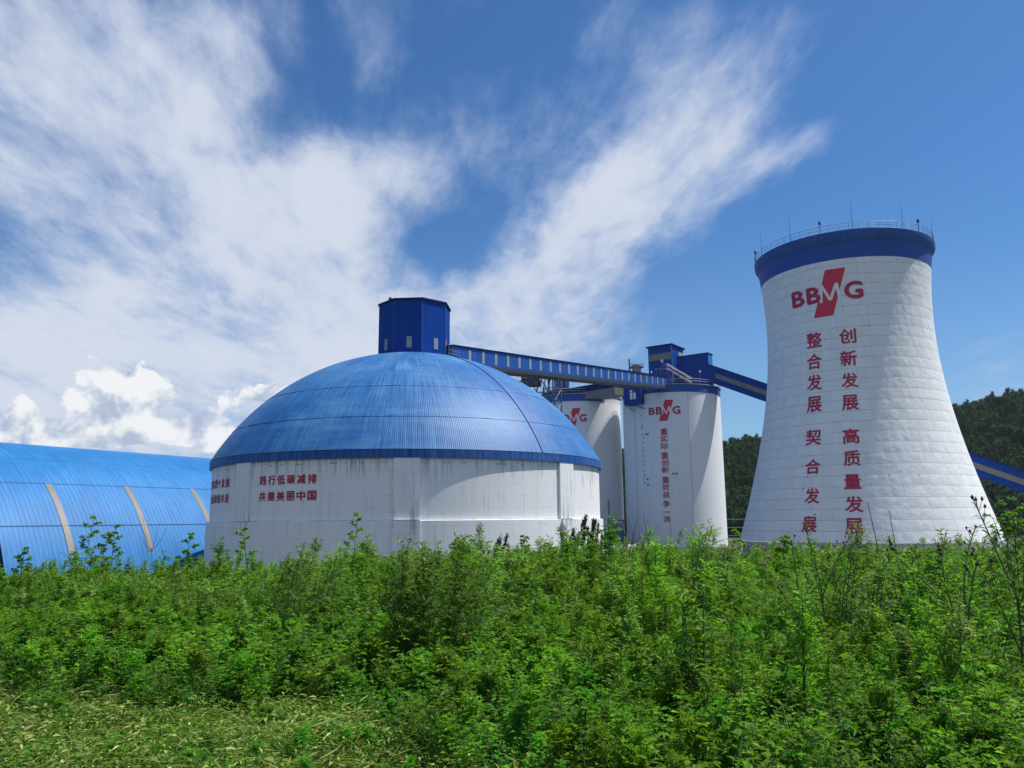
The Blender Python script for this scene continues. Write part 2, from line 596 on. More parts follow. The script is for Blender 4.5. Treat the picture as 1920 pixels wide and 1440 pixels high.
def put_glyph(mb, bm, box, wrap, nx=5, ny=3, bold=0.0):
    """box = (u0, u1, v0, v1): where the glyph's own box lands in wrap(u, v, lift).
    A bold stroke is the glyph laid down five times with small shifts, each coat 4 mm above the last."""
    xs = [v.co.x for v in bm.verts]
    ys = [v.co.y for v in bm.verts]
    x0, x1, y0, y1 = min(xs), max(xs), min(ys), max(ys)
    if y1 - y0 < 0.25:                      # a flat stroke keeps its thickness
        c = (y0 + y1) / 2
        y0, y1 = c - 0.42, c + 0.42
    cut_grid(bm, nx, ny, x0, x1, y0, y1)
    bm.verts.index_update()
    co = [v.co.copy() for v in bm.verts]
    fs = [tuple(v.index for v in f.verts) for f in bm.faces]
    k = bold
    for n, (sx, sy) in enumerate(((0, 0), (k, 0), (-k, 0), (0, k), (0, -k)) if bold else ((0, 0),)):
        vs = []
        for v in co:
            a = (v.x + sx - x0 + k) / (x1 - x0 + 2 * k)
            b = (v.y + sy - y0 + k) / (y1 - y0 + 2 * k)
            vs.append(wrap(box[0] + (box[1] - box[0]) * a, box[2] + (box[3] - box[2]) * b, 0.03 + 0.004 * n))
        mb.add(vs, fs)
    bm.free()


def wall_wrap(cx, cy, rad, off=0.03):
    """(degrees round, metres up) -> point just proud of a round wall; rad is a number or a function of z"""
    def w(a, z, o=off):
        r = (rad(z) if callable(rad) else rad) + o
        return (cx + r * math.sin(R(a)), cy - r * math.cos(R(a)), z)
    return w


def emblem(parent, wrap, a0, z0, s, deg_per_m, tilt=0.0):
    """slanted red bar with the four capitals across it; (a0, z0) = centre of the letters, s = letter height"""
    def loc(x, y, o):                       # x, y in letter heights
        return wrap(a0 + x * s * deg_per_m, z0 + y * s + tilt * x * s, o)
    bar = MB()
    vs, fs = [], []
    nx, ny = 6, 14
    for j in range(ny + 1):
        q = j / ny
        y = -1.37 + 2.74 * q
        xl = -0.83 + 0.86 * q + 0.12
        for i in range(nx + 1):
            vs.append(loc(xl + 1.10 * i / nx - 0.18, y, 0.03))
    for j in range(ny):
        for i in range(nx):
            a = j * (nx + 1) + i
            fs.append((a, a + 1, a + nx + 2, a + nx + 1))
    bar.add(vs, fs)
    bar.build('emblem_bar', M['red'], parent)
    L = MB()
    for ch, x0, x1 in (('B', -2.24, -1.38), ('B', -1.24, -0.40), ('G', 0.90, 1.92)):
        e = 0.03 if ch == 'G' else 0
        put_glyph(L, glyph(ch), (x0, x1, -0.5 - e, 0.5 + e), lambda u, v, o: loc(u, v, o + 0.03), 6, 2, 0.034)
    L.build('emblem_letters', M['red_dark'], parent)
    W = MB()
    path = [(-0.40, -0.53, 0.15), (-0.31, 0.52, 0.15), (0.12, -0.46, 0.17), (0.52, 0.52, 0.17), (0.66, -0.53, 0.19)]
    for i in range(4):
        (xa, ya, wa), (xb, yb, wb) = path[i], path[i + 1]
        vs = []
        for q in range(9):
            f = q / 8
            x, y, w = xa + (xb - xa) * f, ya + (yb - ya) * f, wa + (wb - wa) * f
            vs += [loc(x - w / 2, y, 0.058 + 0.004 * i), loc(x + w / 2, y, 0.058 + 0.004 * i)]
        W.add(vs, [(2 * q, 2 * q + 1, 2 * q + 3, 2 * q + 2) for q in range(8)])
    W.build('emblem_letter', M['white_paint'], parent)


# ------------------------------------------------------------------ ground
def sstep(a, b, x):
    t = min(1, max(0, (x - a) / (b - a)))
    return t * t * (3 - 2 * t)


YARD = -4.4


def ground_z(x, y):
    edge = 21.0 + 2.0 * math.sin(x * 0.13)
    k = sstep(edge, edge + 24, math.hypot(x * 0.55, y) if y > 0 else 0)
    n = mnoise.noise((x * 0.25, y * 0.25, 0)) * 0.10 + mnoise.noise((x * 0.9, y * 0.9, 3)) * 0.05
    return YARD * k + n * (1 - k * 0.6)


def build_ground():
    def axis(lo, hi, near, step):
        a = list(np.arange(-near, near + 1e-6, step))
        v, s = near, step
        while v < hi:
            s *= 1.35
            v += s
            a.append(min(v, hi))
        v, s = -near, step
        while v > lo:
            s *= 1.35
            v -= s
            a.insert(0, max(v, lo))
        return a
    xs = axis(-1400, 1400, 30, 0.6)
    ys = axis(-1400, 1400, 46, 0.6)
    vs = [(x, y, ground_z(x, y)) for y in ys for x in xs]
    n = len(xs)
    fs = [(j * n + i, j * n + i + 1, (j + 1) * n + i + 1, (j + 1) * n + i) for j in range(len(ys) - 1) for i in range(n - 1)]
    m, t, p, o = new_mat('soil')
    v, x, y, z = objco(t)
    a = noise(v, 0.9, 6, 0.65)
    g = smooth(0.42, 0.62, noise(v, 0.35, 5, 0.6))
    c = mixc(a, (0.030, 0.022, 0.014), (0.085, 0.066, 0.040))
    c = mixc(g * 0.8, c, (0.030, 0.060, 0.014))
    t.links.new(c, p.inputs['Base Color'])
    p.inputs['Roughness'].default_value = 0.95
    bump(t, noise(v, 6.0, 5, 0.6), 0.6, 0.05, p)
    b = MB()
    b.v, b.f, b.uv = vs, fs, [[(0, 0)] * 4 for _ in fs]
    ob = b.build('ground', m, None, True)
    tag(ob, kind='structure')


build_ground()


# ------------------------------------------------------------------ domed store
DX, DY = -12.81, 99.18


def build_dome():
    root = thing('domed_store', 'round white store with a blue ribbed dome and an eight-sided blue house on top', 'storage dome', (DX, DY, YARD))
    zb = lambda z: z - YARD
    RW = 23.55
    LEDGE = 1.72
    MB().revolve([(RW, zb(LEDGE)), (RW, zb(7.9))], 160).build('upper_wall', M['wall_white'], root, True)
    MB().revolve([(RW + 0.36, -0.4), (RW + 0.36, zb(LEDGE)), (RW - 0.1, zb(LEDGE) + 0.06)], 160).build('plinth', M['plinth_white'], root, True, 30)
    for k in range(8):
        a = 6.6 - 45.5 + 45.25 * k if k < 3 else 52.1 + 44.2 * (k - 2)
        mb = MB()
        for (r0, r1, z0, z1, w) in ((RW - 0.2, RW + 0.26, zb(LEDGE) + 0.08, zb(7.75), 6.1), (RW, RW + 0.60, -0.4, zb(LEDGE) + 0.02, 6.3)):
            n = 6
            vs, uv = [], []
            for (r, z) in ((r1, z0), (r1, z1), (r0, z1), (r0, z0)):
                for i in range(n + 1):
                    t = R(a - w / 2 + w * i / n)
                    vs.append((r * math.sin(t), -r * math.cos(t), z))
            fs = []
            for j in range(3):
                for i in range(n):
                    q = j * (n + 1) + i
                    fs.append((q, q + 1, q + n + 2, q + n + 1))
                    u0, u1 = 24 * R(a) + 0.4 * i, 24 * R(a) + 0.4 * (i + 1)
                    w0, w1 = (z0, z1) if j == 0 else (z1, z1 + 0.6)
                    uv.append([(u0, w0), (u1, w0), (u1, w1), (u0, w1)])
            for i in (0, n):
                q = (i, n + 1 + i, 2 * (n + 1) + i, 3 * (n + 1) + i)
                fs.append(q if i == 0 else q[::-1])
                u = 24 * R(a) + 3 + i
                e = [(u, z0), (u, z1), (u + 0.6, z1), (u + 0.6, z0)]
                uv.append(e if i == 0 else e[::-1])
            mb.add(vs, fs, uv)
        mb.build('pilaster', M['wall_white'], root)
    # eaves band
    RE = 23.86
    MB().revolve([(RW, zb(7.72)), (RE, zb(7.72)), (RE, zb(8.52)), (RE - 0.5, zb(8.56))], 160).build('eaves_band', M['eaves_paint'], root, True, 30)
    # joints of the band
    # cap
    Rb, h, zt = 23.84, 14.1, 8.58
    rho = (Rb * Rb + h * h) / (2 * h)
    zc = zt + h - rho
    a_b = math.asin(Rb / rho)
    prof = [(rho * math.sin(a_b * (1 - i / 56)), zb(zc + rho * math.cos(a_b * (1 - i / 56)))) for i in range(56)]
    prof.append((0.02, zb(zt + h)))
    MB().revolve(prof, 240).build('dome_roof', M['dome_sheet'], root, True)
    # lapped sheet rows: thin dark lips, and hip cappings
    for hz in (12.05, 15.75):
        mb = MB()
        r = math.sqrt(rho ** 2 - (hz - zc) ** 2)
        ring = []
        for k in range(241):
            t = 2 * math.pi * k / 240
            j = 0.05 * mnoise.noise((k * 0.35, hz, 0))
            ring.append(((r + 0.012) * math.sin(t), -(r + 0.012) * math.cos(t), zb(hz + j)))
        mb.tube(ring, 0.022, 4, False)
        mb.build('lap_joint', M['eaves_paint'], root)
    for a in (42, 162, 282):
        pts = []
        for i in range(40):
            q = a_b * (1 - i / 44)
            rr, z = (rho + 0.03) * math.sin(q), zb(zc + (rho + 0.03) * math.cos(q))
            pts.append((rr * math.sin(R(a)), -rr * math.cos(R(a)), z))
        MB().tube(pts, 0.06, 6).build('hip_capping', M['blue_paint'], root)
    # slogans on the wall
    wrap = wall_wrap(0, 0, RW)
    for a_0, a_1, rows in ((-32.75, -15.35, ('践行低碳减排', '共建美丽中国')), (-64.0, -46.4, ('落实四个发展', '全面和谐共进'))):
        for row, (z0, z1) in zip(rows, ((5.36, 6.31), (3.74, 4.69))):
            mb = MB()
            st = (a_1 - a_0) / 5.82
            for i, ch in enumerate(row):
                x = a_0 + st * i
                put_glyph(mb, glyph(ch), (x, x + st * 0.82, zb(z0), zb(z1)), wrap, 4, 2, 0.030)
            mb.build('slogan', M['red_dark'], root)
    # eight-sided house
    H0, H1, RH = 20.2, 29.25, 4.62
    hx, hy = -12.62 - DX, 0.0
    view = math.degrees(math.atan2(12.7, 99.18))          # the viewer's bearing from the house, in wall degrees
    house = MB()
    cs = [R(11 + view + 45 * k) for k in range(8)]
    P = lambda t, r, z: (hx + r * math.sin(t), hy - r * math.cos(t), zb(z))
    for k in range(8):
        t0, t1 = cs[k], cs[(k + 1) % 8]
        w = 2 * RH * math.sin(R(22.5))
        house.add([P(t0, RH, H0), P(t1, RH, H0), P(t1, RH, H1), P(t0, RH, H1)], [(0, 1, 2, 3)], [[(0, 0), (w, 0), (w, 9), (0, 9)]])
    ho = house.build('roof_house', M['blue_sheet'], root)
    rf = MB()
    top = (hx, hy, zb(H1 + 0.75))
    for k in range(8):
        t0, t1 = cs[k], cs[(k + 1) % 8]
        rf.add([P(t0, RH + 0.22, H1 - 0.16), P(t1, RH + 0.22, H1 - 0.16), P(t1, RH + 0.22, H1 + 0.06), P(t0, RH + 0.22, H1 + 0.06)], [(0, 1, 2, 3)])
        rf.add([P(t0, RH + 0.22, H1 + 0.06), P(t1, RH + 0.22, H1 + 0.06), top], [(0, 1, 2)])
        rf.add([P(t0, RH + 0.22, H1 - 0.16), P(t1, RH + 0.22, H1 - 0.16), P(t1, RH - 0.1, H1 - 0.16), P(t0, RH - 0.1, H1 - 0.16)], [(3, 2, 1, 0)])
    rf.build('house_roof', M['blue_dark'], ho)
    tr = MB()
    for k in range(8):
        tr.tube([P(cs[k], RH + 0.01, H0), P(cs[k], RH + 0.01, H1 - 0.2)], 0.06, 4)
    tr.build('corner_trim', M['blue_paint'], ho)

    def on_face(k, f, z0, z1, w, d=0.04):
        t0, t1 = cs[k % 8], cs[(k + 1) % 8]
        a, b = Vector(P(t0, RH, 0)), Vector(P(t1, RH, 0))
        e = (b - a).normalized()
        n = e.cross(Vector((0, 0, 1)))
        c = a.lerp(b, f)
        c.z = zb((z0 + z1) / 2)
        return c + n * (d / 2 - 0.01), (w, d, z1 - z0), (e, n, Vector((0, 0, 1)))
    for k, f in ((-2, 0.5), (-1, 0.55), (0, 0.6), (1, 0.75), (3, .5)):
        for nm, mt, gr in (('window_frame', M['blue_paint'], 0.10), ('window', M['pane'], 0.0)):
            c, s, ax = on_face(k, f, 22.95 - gr / 2, 24.35 + gr / 2, 0.62 + gr, 0.03 if gr else 0.06)
            MB().box(c, s, ax).build(nm, mt, ho)
    c, s, ax = on_face(1, 0.22, 22.4, 24.6, 0.9, 0.06)
    MB().box(c, s, ax).build('door', M['steel_grey'], ho)
    MB().tube([(hx - 3.2, hy - 0.5, zb(29.2)), (hx - 3.2, hy - 0.5, zb(30.45))], 0.22, 10).build('vent_stub', M['steel_dark'], ho)
    return root


build_dome()


# ------------------------------------------------------------------ barrel-roofed shed on the left
def build_shed():
    th = R(29.566)
    p, RR, z0 = 110.0, 23.864, -11.607
    T0, T1 = 46.6, 150.0
    d = Vector((math.sin(th), math.cos(th), 0))
    n = Vector((-math.cos(th), math.sin(th), 0))       # away from the viewer's side
    root = thing('barrel_roof_shed', 'long bright blue barrel-roofed shed with tan translucent strips, beside the domed store', 'shed', n * p + d * T0 + Vector((0, 0, YARD)))
    base = Vector(root.location)

    def pt(phi, t, r=RR):
        q = n * p + d * t - n * (r * math.cos(R(phi))) + Vector((0, 0, z0 + r * math.sin(R(phi))))
        return q - base
    phi0 = math.degrees(math.asin((YARD - z0) / RR)) - 1
    for (a, b, off) in ((phi0, 33.3, 0.0), (33.1, 49.0, 0.03), (48.8, 180 - phi0, 0.06)):
        mb = MB()
        na, nt = max(6, int((b - a) / 2)), 24
        vs, fs, uv = [], [], []
        for i in range(na + 1):
            for j in range(nt + 1):
                vs.append(pt(a + (b - a) * i / na, T0 + (T1 - T0) * j / nt, RR + off))
        for i in range(na):
            for j in range(nt):
                q = i * (nt + 1) + j
                fs.append((q, q + 1, q + nt + 2, q + nt + 1))
                u0, u1 = (T1 - T0) * j / nt, (T1 - T0) * (j + 1) / nt
                v0, v1 = RR * R(a + (b - a) * i / na), RR * R(a + (b - a) * (i + 1) / na)
                uv.append([(u0, v0), (u1, v0), (u1, v1), (u0, v1)])
        mb.add(vs, fs, uv).build('cladding', M['shed_sheet'], root, True)
    for t in [54.05 + 10.1 * k for k in range(9)]:
        mb = MB()
        vs, fs = [], []
        for i in range(15):
            a = 24.5 + (48.9 - 24.5) * i / 14
            for w in (-0.36, 0.36):
                vs.append(pt(a, t + w, RR + 0.07))
        for i in range(14):
            fs.append((2 * i, 2 * i + 1, 2 * i + 3, 2 * i + 2))
        mb.add(vs, fs).build('translucent_strip', M['strip'], root, True)
    for a in (33.3, 49.0, 62.0):
        MB().tube([pt(a, T0, RR + 0.06), pt(a, T1, RR + 0.06)], 0.025, 4).build('flashing', M['shed_sheet'], root)
    mb = MB()
    ring = [pt(phi0 + (180 - 2 * phi0) * i / 40, T0 + 0.05) for i in range(41)]
    mb.add(ring, [tuple(range(41))])
    mb.build('gable_wall', M['blue_dark'], root)
    mb = MB()
    ring = [pt(phi0 + (180 - 2 * phi0) * i / 40, T1 - 0.05) for i in range(41)]
    mb.add(ring, [tuple(range(41))[::-1]])
    mb.build('gable_wall', M['blue_dark'], root)


build_shed()


# ------------------------------------------------------------------ cooling tower
TX, TY = 56.50, 128.09


def tower_r(z):
    return 12.86 * math.sqrt(1 + ((z - 33.0) / 31.1) ** 2)


def build_tower():
    root = thing('cooling_tower', 'white hyperbolic cooling tower with a blue rim and two red vertical slogans', 'cooling tower', (TX, TY, YARD))
    zb = lambda z: z - YARD
    ZB, ZR = 41.1, 43.9
    prof = [(tower_r(z), zb(z)) for z in np.linspace(-1.9, ZB, 52)]
    MB().revolve(prof, 180, uref=15).build('shell', M['tower_white'], root, True)
    prof = [(tower_r(z) + 0.03, zb(z)) for z in np.linspace(ZB, ZR, 6)]
    MB().revolve(prof, 180).build('blue_band', M['blue_paint'], root, True)
    r0 = tower_r(ZR)
    MB().revolve([(r0, zb(43.55)), (14.15, zb(44.45)), (14.22, zb(45.35)), (14.15, zb(45.42)), (13.1, zb(45.42)), (13.1, zb(43.2)), (r0 - .1, zb(43.2))], 180).build('rim', M['cornice_paint'], root, True, 35)
    # legs and the ring beam of the air inlet, at the foot
    MB().revolve([(19.2, zb(-2.5)), (tower_r(-1.9) + 0.25, zb(-2.5)), (tower_r(-1.9) + 0.22, zb(-1.95)), (19.0, zb(-1.9))], 120).build('ring_beam', M['concrete'], root, True, 30)
    for k in range(24):
        mb = MB()
        for s in (-1, 1):
            a0, a1 = R(15 * k), R(15 * k + 7.0 * s)
            mb.tube([(20.4 * math.sin(a0), -20.4 * math.cos(a0), -0.3), (19.35 * math.sin(a1), -19.35 * math.cos(a1), zb(-2.4))], 0.28, 8)
        mb.build('inlet_leg', M['concrete'], root)
    # rail
    mb = MB()
    for z, rr in ((45.95, 0.028), (46.5, 0.035)):
        mb.tube([(14.05 * math.sin(R(3 * k)), -14.05 * math.cos(R(3 * k)), zb(z)) for k in range(121)], rr, 4, False)
    for k in range(60):
        t = R(6 * k)
        mb.tube([(14.05 * math.sin(t), -14.05 * math.cos(t), zb(45.35)), (14.05 * math.sin(t), -14.05 * math.cos(t), zb(46.5))], 0.028, 4)
    mb.build('railing', M['steel_grey'], root)
    view = math.degrees(math.atan2(-TX, TY))
    for px, top in ((-86, 49.2), (-60, 49.3), (-31, 49.5), (8, 49.7), (40, 49.3), (76, 48.5), (150, 49), (200, 49), (250, 49)):
        t = R(view + px)
        x, y = 14.1 * math.sin(t), -14.1 * math.cos(t)
        MB().tube([(x, y, zb(45.3)), (x, y, zb(top))], [0.04, 0.02], 5).build('lightning_rod', M['steel_dark'], root)
    for px in (-74, -11, 54, 180):
        t = R(view + px)
        x, y = 14.1 * math.sin(t), -14.1 * math.cos(t)
        o = MB().tube([(x, y, zb(45.3)), (x, y, zb(47.0))], 0.04, 5).build('beacon', M['steel_dark'], root)
        MB().tube([(x, y, zb(46.85)), (x, y, zb(46.95)), (x, y, zb(47.35)), (x, y, zb(47.5))], [0.12, 0.2, 0.18, 0.06], 10).build('beacon_lamp', M['lamp_red'], o)
    # slogans: (char, left, right, top, bottom) given as wall angle and height
    wrap = wall_wrap(0, 0, lambda z: tower_r(z + YARD), 0.05)
    for col in TOWER_TEXT:
        mb = MB()
        for ch, a0, a1, z0, z1 in col:
            put_glyph(mb, glyph(ch), (a0, a1, zb(z0), zb(z1)), wrap, 6, 4, 0.024)
        mb.build('slogan', M['red_dark'], root)
    emblem(root, lambda a, z, o: wrap(a, z, o), -34.3, zb(36.05), 2.66, 360 / (2 * math.pi * 12.95), 0.0)


TOWER_TEXT = [[('整', -51.16, -40.42, 27.72, 30.2), ('合', -51.51, -41.14, 24.27, 26.78), ('发', -51.67, -41.6, 20.92, 23.46), ('展', -51.5, -41.86, 17.48, 20.0), ('契', -51.44, -42.2, 12.45, 14.84), ('合', -50.76, -42.26, 8.02, 10.31), ('发', -49.94, -42.4, 3.7, 5.96), ('展', -50.13, -43.13, -0.42, 1.78)], [('创', -29.26, -18.56, 27.73, 30.07), ('新', -29.6, -19.34, 24.21, 26.63), ('发', -29.85, -19.97, 20.8, 23.11), ('展', -30.31, -20.88, 17.35, 19.72), ('高', -30.84, -22.11, 12.27, 14.59), ('质', -30.94, -22.62, 8.96, 11.31), ('量', -31.14, -23.22, 5.64, 7.79), ('发', -31.05, -23.22, 2.35, 4.64), ('展', -31.36, -23.99, -0.77, 1.57)]]
build_tower()


# ------------------------------------------------------------------ silos
SX, SY, SR = 36.78, 179.27, 11.07
S2X, S2Y = 15.55, 191.4
STOP, SBAND = 30.6, 28.95


def silo(x, y, label, full_band, logo_a):
    root = thing('silo', label, 'silo', (x, y, YARD), 0, 'white silos behind the domed store')
    zb = lambda z: z - YARD
    MB().revolve([(SR, -0.3), (SR, zb(SBAND))], 120).build('shell', M['silo_white'], root, True)
    a0, a1 = (0, 360) if full_band else (-200, 34)
    MB().revolve([(SR, zb(SBAND)), (SR + 0.10, zb(SBAND) + 0.002), (SR + 0.10, zb(STOP)), (SR - 0.3, zb(STOP))], 120, a0, a1).build('blue_band', M['blue_paint'], root, True, 30)
    if not full_band:
        MB().revolve([(SR, zb(SBAND)), (SR + 0.02, zb(STOP) - .05)], 60, 34, 160).build('unpainted_band', M['silo_grey'], root, True, 30)
    MB().revolve([(SR + 0.32, zb(STOP)), (SR + 0.32, zb(STOP) + 0.14), (0.05, zb(STOP) + 0.5)], 120).add(
        [((SR + .32) * math.sin(R(3 * k)), -(SR + .32) * math.cos(R(3 * k)), zb(STOP)) for k in range(120)], [tuple(range(120))[::-1]]).build('roof_slab', M['concrete'], root)
    mb = MB()
    rr = SR + 0.15
    for z in (0.65, 1.15):
        mb.tube([(rr * math.sin(R(4 * k)), -rr * math.cos(R(4 * k)), zb(STOP) + 0.12 + z) for k in range(91)], 0.035, 4, False)
    for k in range(45):
        t = R(8 * k)
        mb.tube([(rr * math.sin(t), -rr * math.cos(t), zb(STOP) + 0.1), (rr * math.sin(t), -rr * math.cos(t), zb(STOP) + 1.27)], 0.03, 4)
    mb.build('railing', M['steel_grey'], root)
    wrap = wall_wrap(0, 0, SR, 0.04)
    emblem(root, lambda a, z, o: wrap(a, z, o), logo_a, zb(24.95), 1.68, 360 / (2 * math.pi * SR), 0.0)
    return root, wrap


def build_silos():
    zb = lambda z: z - YARD
    root, wrap = silo(SX, SY, 'white front silo with a full vertical red slogan and blue top band', True, -18.0)
    mb = MB()
    for ch, a0, a1, z0, z1 in SILO_TEXT:
        put_glyph(mb, glyph(ch), (a0, a1, zb(z0), zb(z1)), wrap, 4, 2, 0.018)
    mb.build('slogan', M['red_dark'], root)
    mb = MB()
    for a in (-58, 8):
        t = R(a)
        mb.tube([((SR + 0.06) * math.sin(t), -(SR + 0.06) * math.cos(t), 0), ((SR + 0.06) * math.sin(t), -(SR + 0.06) * math.cos(t), zb(28.9))], 0.06, 6)
    mb.build('downpipe', M['silo_grey'], root)
    # small wall boxes and ladder marks on the left
    mb = MB()
    rnd = random.Random(3)
    for k in range(16):
        t = R(-47 + rnd.uniform(-1.0, 1.0))
        z = 24.2 - 1.0 * k + rnd.uniform(-.3, .3)
        mb.box((SR * math.sin(t), -SR * math.cos(t), zb(z)), (0.22, 0.16, 0.35))
    for a, z in ((-42, 20.0), (-39.6, 20.0), (-42, 10.2), (-42, 9.0), (-12, 11.2), (-8.5, 11.2)):
        t = R(a)
        mb.box((SR * math.sin(t), -SR * math.cos(t), zb(z)), (0.4, 0.25, 0.4))
    mb.build('wall_bracket', M['steel_grey'], root)
    silo(S2X, S2Y, 'rear white silo half hidden by the dome, its emblem cut off', False, -7.5)[0]


SILO_TEXT = [('重', -24.72, -16.49, 19.57, 21.03), ('实', -24.76, -16.54, 18.02, 19.41), ('际', -24.8, -16.59, 16.46, 17.79), ('重', -24.86, -16.67, 14.44, 15.86), ('创', -24.91, -16.72, 12.87, 14.33), ('新', -24.95, -16.77, 11.35, 12.72), ('重', -25.01, -16.85, 9.21, 10.61), ('效', -25.05, -16.91, 7.66, 9.07), ('益', -25.09, -16.96, 6.13, 7.48), ('争', -25.17, -17.04, 4.03, 5.56), ('一', -25.2, -17.09, 2.41, 3.76), ('流', -25.24, -17.14, 0.96, 2.3)]
build_silos()

# ------------------------------------------------------------------ plant buildings on and between the silos
KB = 1.021                                # the group on the silo roof, scaled out from the viewpoint
E1 = Vector((0.809, -0.588, 0))          # along the right-hand conveyor
E2 = Vector((-0.588, -0.809, 0))         # towards the viewer's side
UP = Vector((0, 0, 1))


def prism(mb, corner, a, b, z0, z1, za=None):
    """upright box from its near corner: a = length along -E1, b = length along -E2"""
    c = Vector((corner[0], corner[1], 0)) - E1 * (a / 2) - E2 * (b / 2)
    c.z = (z0 + z1) / 2
    return mb.box(c, (a, b, z1 - z0), (E1, E2, UP))


def face_panel(mb, corner, along, u, z0, z1, w, n, d=0.05):
    """thin panel on a wall: u metres from the corner in direction `along`, n = outward normal"""
    c = Vector((corner[0], corner[1], (z0 + z1) / 2)) + along * u + n * (d / 2 - 0.012)
    return mb.box(c, (w, d, z1 - z0), (along, n, UP))


def build_head_house():
    root = thing('head_house', 'tall dark blue ribbed house with a window band, standing on the front silo roof', 'plant house', (35.5 * KB, 170.0 * KB, STOP))
    L = lambda v: (v[0] - 35.5, v[1] - 170.0)
    zb = lambda z: EYE + (z - EYE) * KB - STOP
    mb = MB()
    prism(mb, (0, 0), 5.8, 6.6, zb(30.2), zb(39.75))
    mb.build('wall', M['blue_sheet'], root)
    mb = MB()
    c = -E1 * 2.9 - E2 * 3.3
    mb.box((c.x, c.y, zb(39.95)), (6.5, 7.3, 0.32), (E1, E2, UP))
    mb.build('roof', M['blue_dark'], root)
    mb = MB()
    face_panel(mb, (0, 0), -E1, 2.9, zb(36.7), zb(38.2), 5.5, E2)
    mb.build('window_band', M['beige'], root)
    mb = MB()
    face_panel(mb, (0, 0), -E2, 5.2, zb(37.9), zb(38.9), 2.6, E1)
    mb.build('window', M['pane'], root)
    mb = MB()
    face_panel(mb, (0, 0), -E1, 4.3, zb(35.7), zb(36.2), 1.2, E2)
    face_panel(mb, (0, 0), -E1, 2.3, zb(36.0), zb(36.3), 1.0, E2)
    mb.build('opening', M['dark'], root)
    MB().tube([(0.05, -0.05, zb(30.9)), (0.05, -0.05, zb(39.7))], 0.09, 6).build('corner_trim', M['steel_grey'], root)


def build_drive_house():
    """the lower house the right-hand conveyor runs out of"""
    k = (43.1 * KB, 168.4 * KB)
    root = thing('drive_house', 'lower dark blue flat-roofed house where the right-hand conveyor leaves the front silo', 'plant house', (k[0], k[1], STOP))
    zb = lambda z: EYE + (z - EYE) * KB - STOP
    mb = MB()
    prism(mb, (0, 0), 7.6, 2.7, zb(30.1), zb(37.5))
    mb.build('wall', M['blue_sheet'], root)
    mb = MB()
    c = -E1 * 3.8 - E2 * 1.35
    mb.box((c.x, c.y, zb(37.58)), (7.9, 3.0, 0.2), (E1, E2, UP))
    mb.build('roof', M['blue_dark'], root)
    mb = MB()
    face_panel(mb, (0, 0), -E1, 5.1, zb(31.6), zb(32.9), 1.5, E2)
    mb.build('door', M['beige'], root)
    mb = MB()
    face_panel(mb, (0, 0), -E1, 4.2, zb(36.2), zb(36.8), 0.9, E2)
    mb.build('window', M['dark'], root)
    mb = MB()
    face_panel(mb, (0, 0), -E2, 1.35, zb(34.4), zb(37.2), 2.3, E1)
    mb.build('end_panel', M['shed_sheet'], root)


def obox(mb, p0, p1, width, h0, h1, side):
    """inclined box between two floor points: verticals stay upright; side = horizontal unit vector"""
    p0, p1 = Vector(p0), Vector(p1)
    vs = []
    for p in (p0, p1):
        for s in (-0.5, 0.5):
            for h in (h0, h1):
                vs.append(p + side * (s * width) + UP * h)
    fs = [(0, 1, 3, 2), (4, 6, 7, 5), (0, 4, 5, 1), (2, 3, 7, 6), (0, 2, 6, 4), (1, 5, 7, 3)]
    Ln = (p1 - p0).length
    uv = []
    for f in fs:
        e = []
        for i in f:
            e.append((Ln if i >= 4 else 0.0, (h1 if i & 1 else h0)) if f in (fs[2], fs[3]) else (((i >> 1) & 1) * width, Ln if i >= 4 else 0.0))
        uv.append(e)
    mb.add(vs, fs, uv)
    return mb


def build_gallery_right():
    s0 = Vector((43.1 * KB, 168.4 * KB, 0)) - E2 * 1.5
    root = thing('conveyor_gallery', 'dark blue inclined conveyor gallery with a grey window strip, running down behind the cooling tower', 'conveyor', (s0.x, s0.y, EYE + 33.3 * KB), 0, 'covered conveyor galleries')
    slope = -0.4617
    A = Vector((0, 0, -3.98))
    B_ = E1 * 75 + UP * (-3.98 + slope * 75)
    mb = MB()
    obox(mb, A, B_, 3.0, 0, 3.95, E2)
    mb.build('wall', M['blue_sheet'], root)
    mb = MB()
    obox(mb, A, B_, 3.3, 3.95, 4.12, E2)
    mb.build('roof', M['blue_dark'], root)
    mb = MB()
    obox(mb, A + E2 * 1.51 + E1 * 1.6 + UP * slope * 1.6, B_ + E2 * 1.51, 0.06, 1.42, 2.5, E2)
    mb.build('window_strip', M['beige'], root)
    for s in (24, 44, 62):
        mb = MB()
        q = E1 * s + UP * (-3.98 + slope * s)
        for e in (-1.2, 1.2):
            mb.tube([q + E2 * e, q + E2 * e * 1.6 + UP * (YARD - EYE - 33.3 * KB - q.z - .2)], 0.22, 6)
        mb.build('trestle', M['steel_blue'], root)


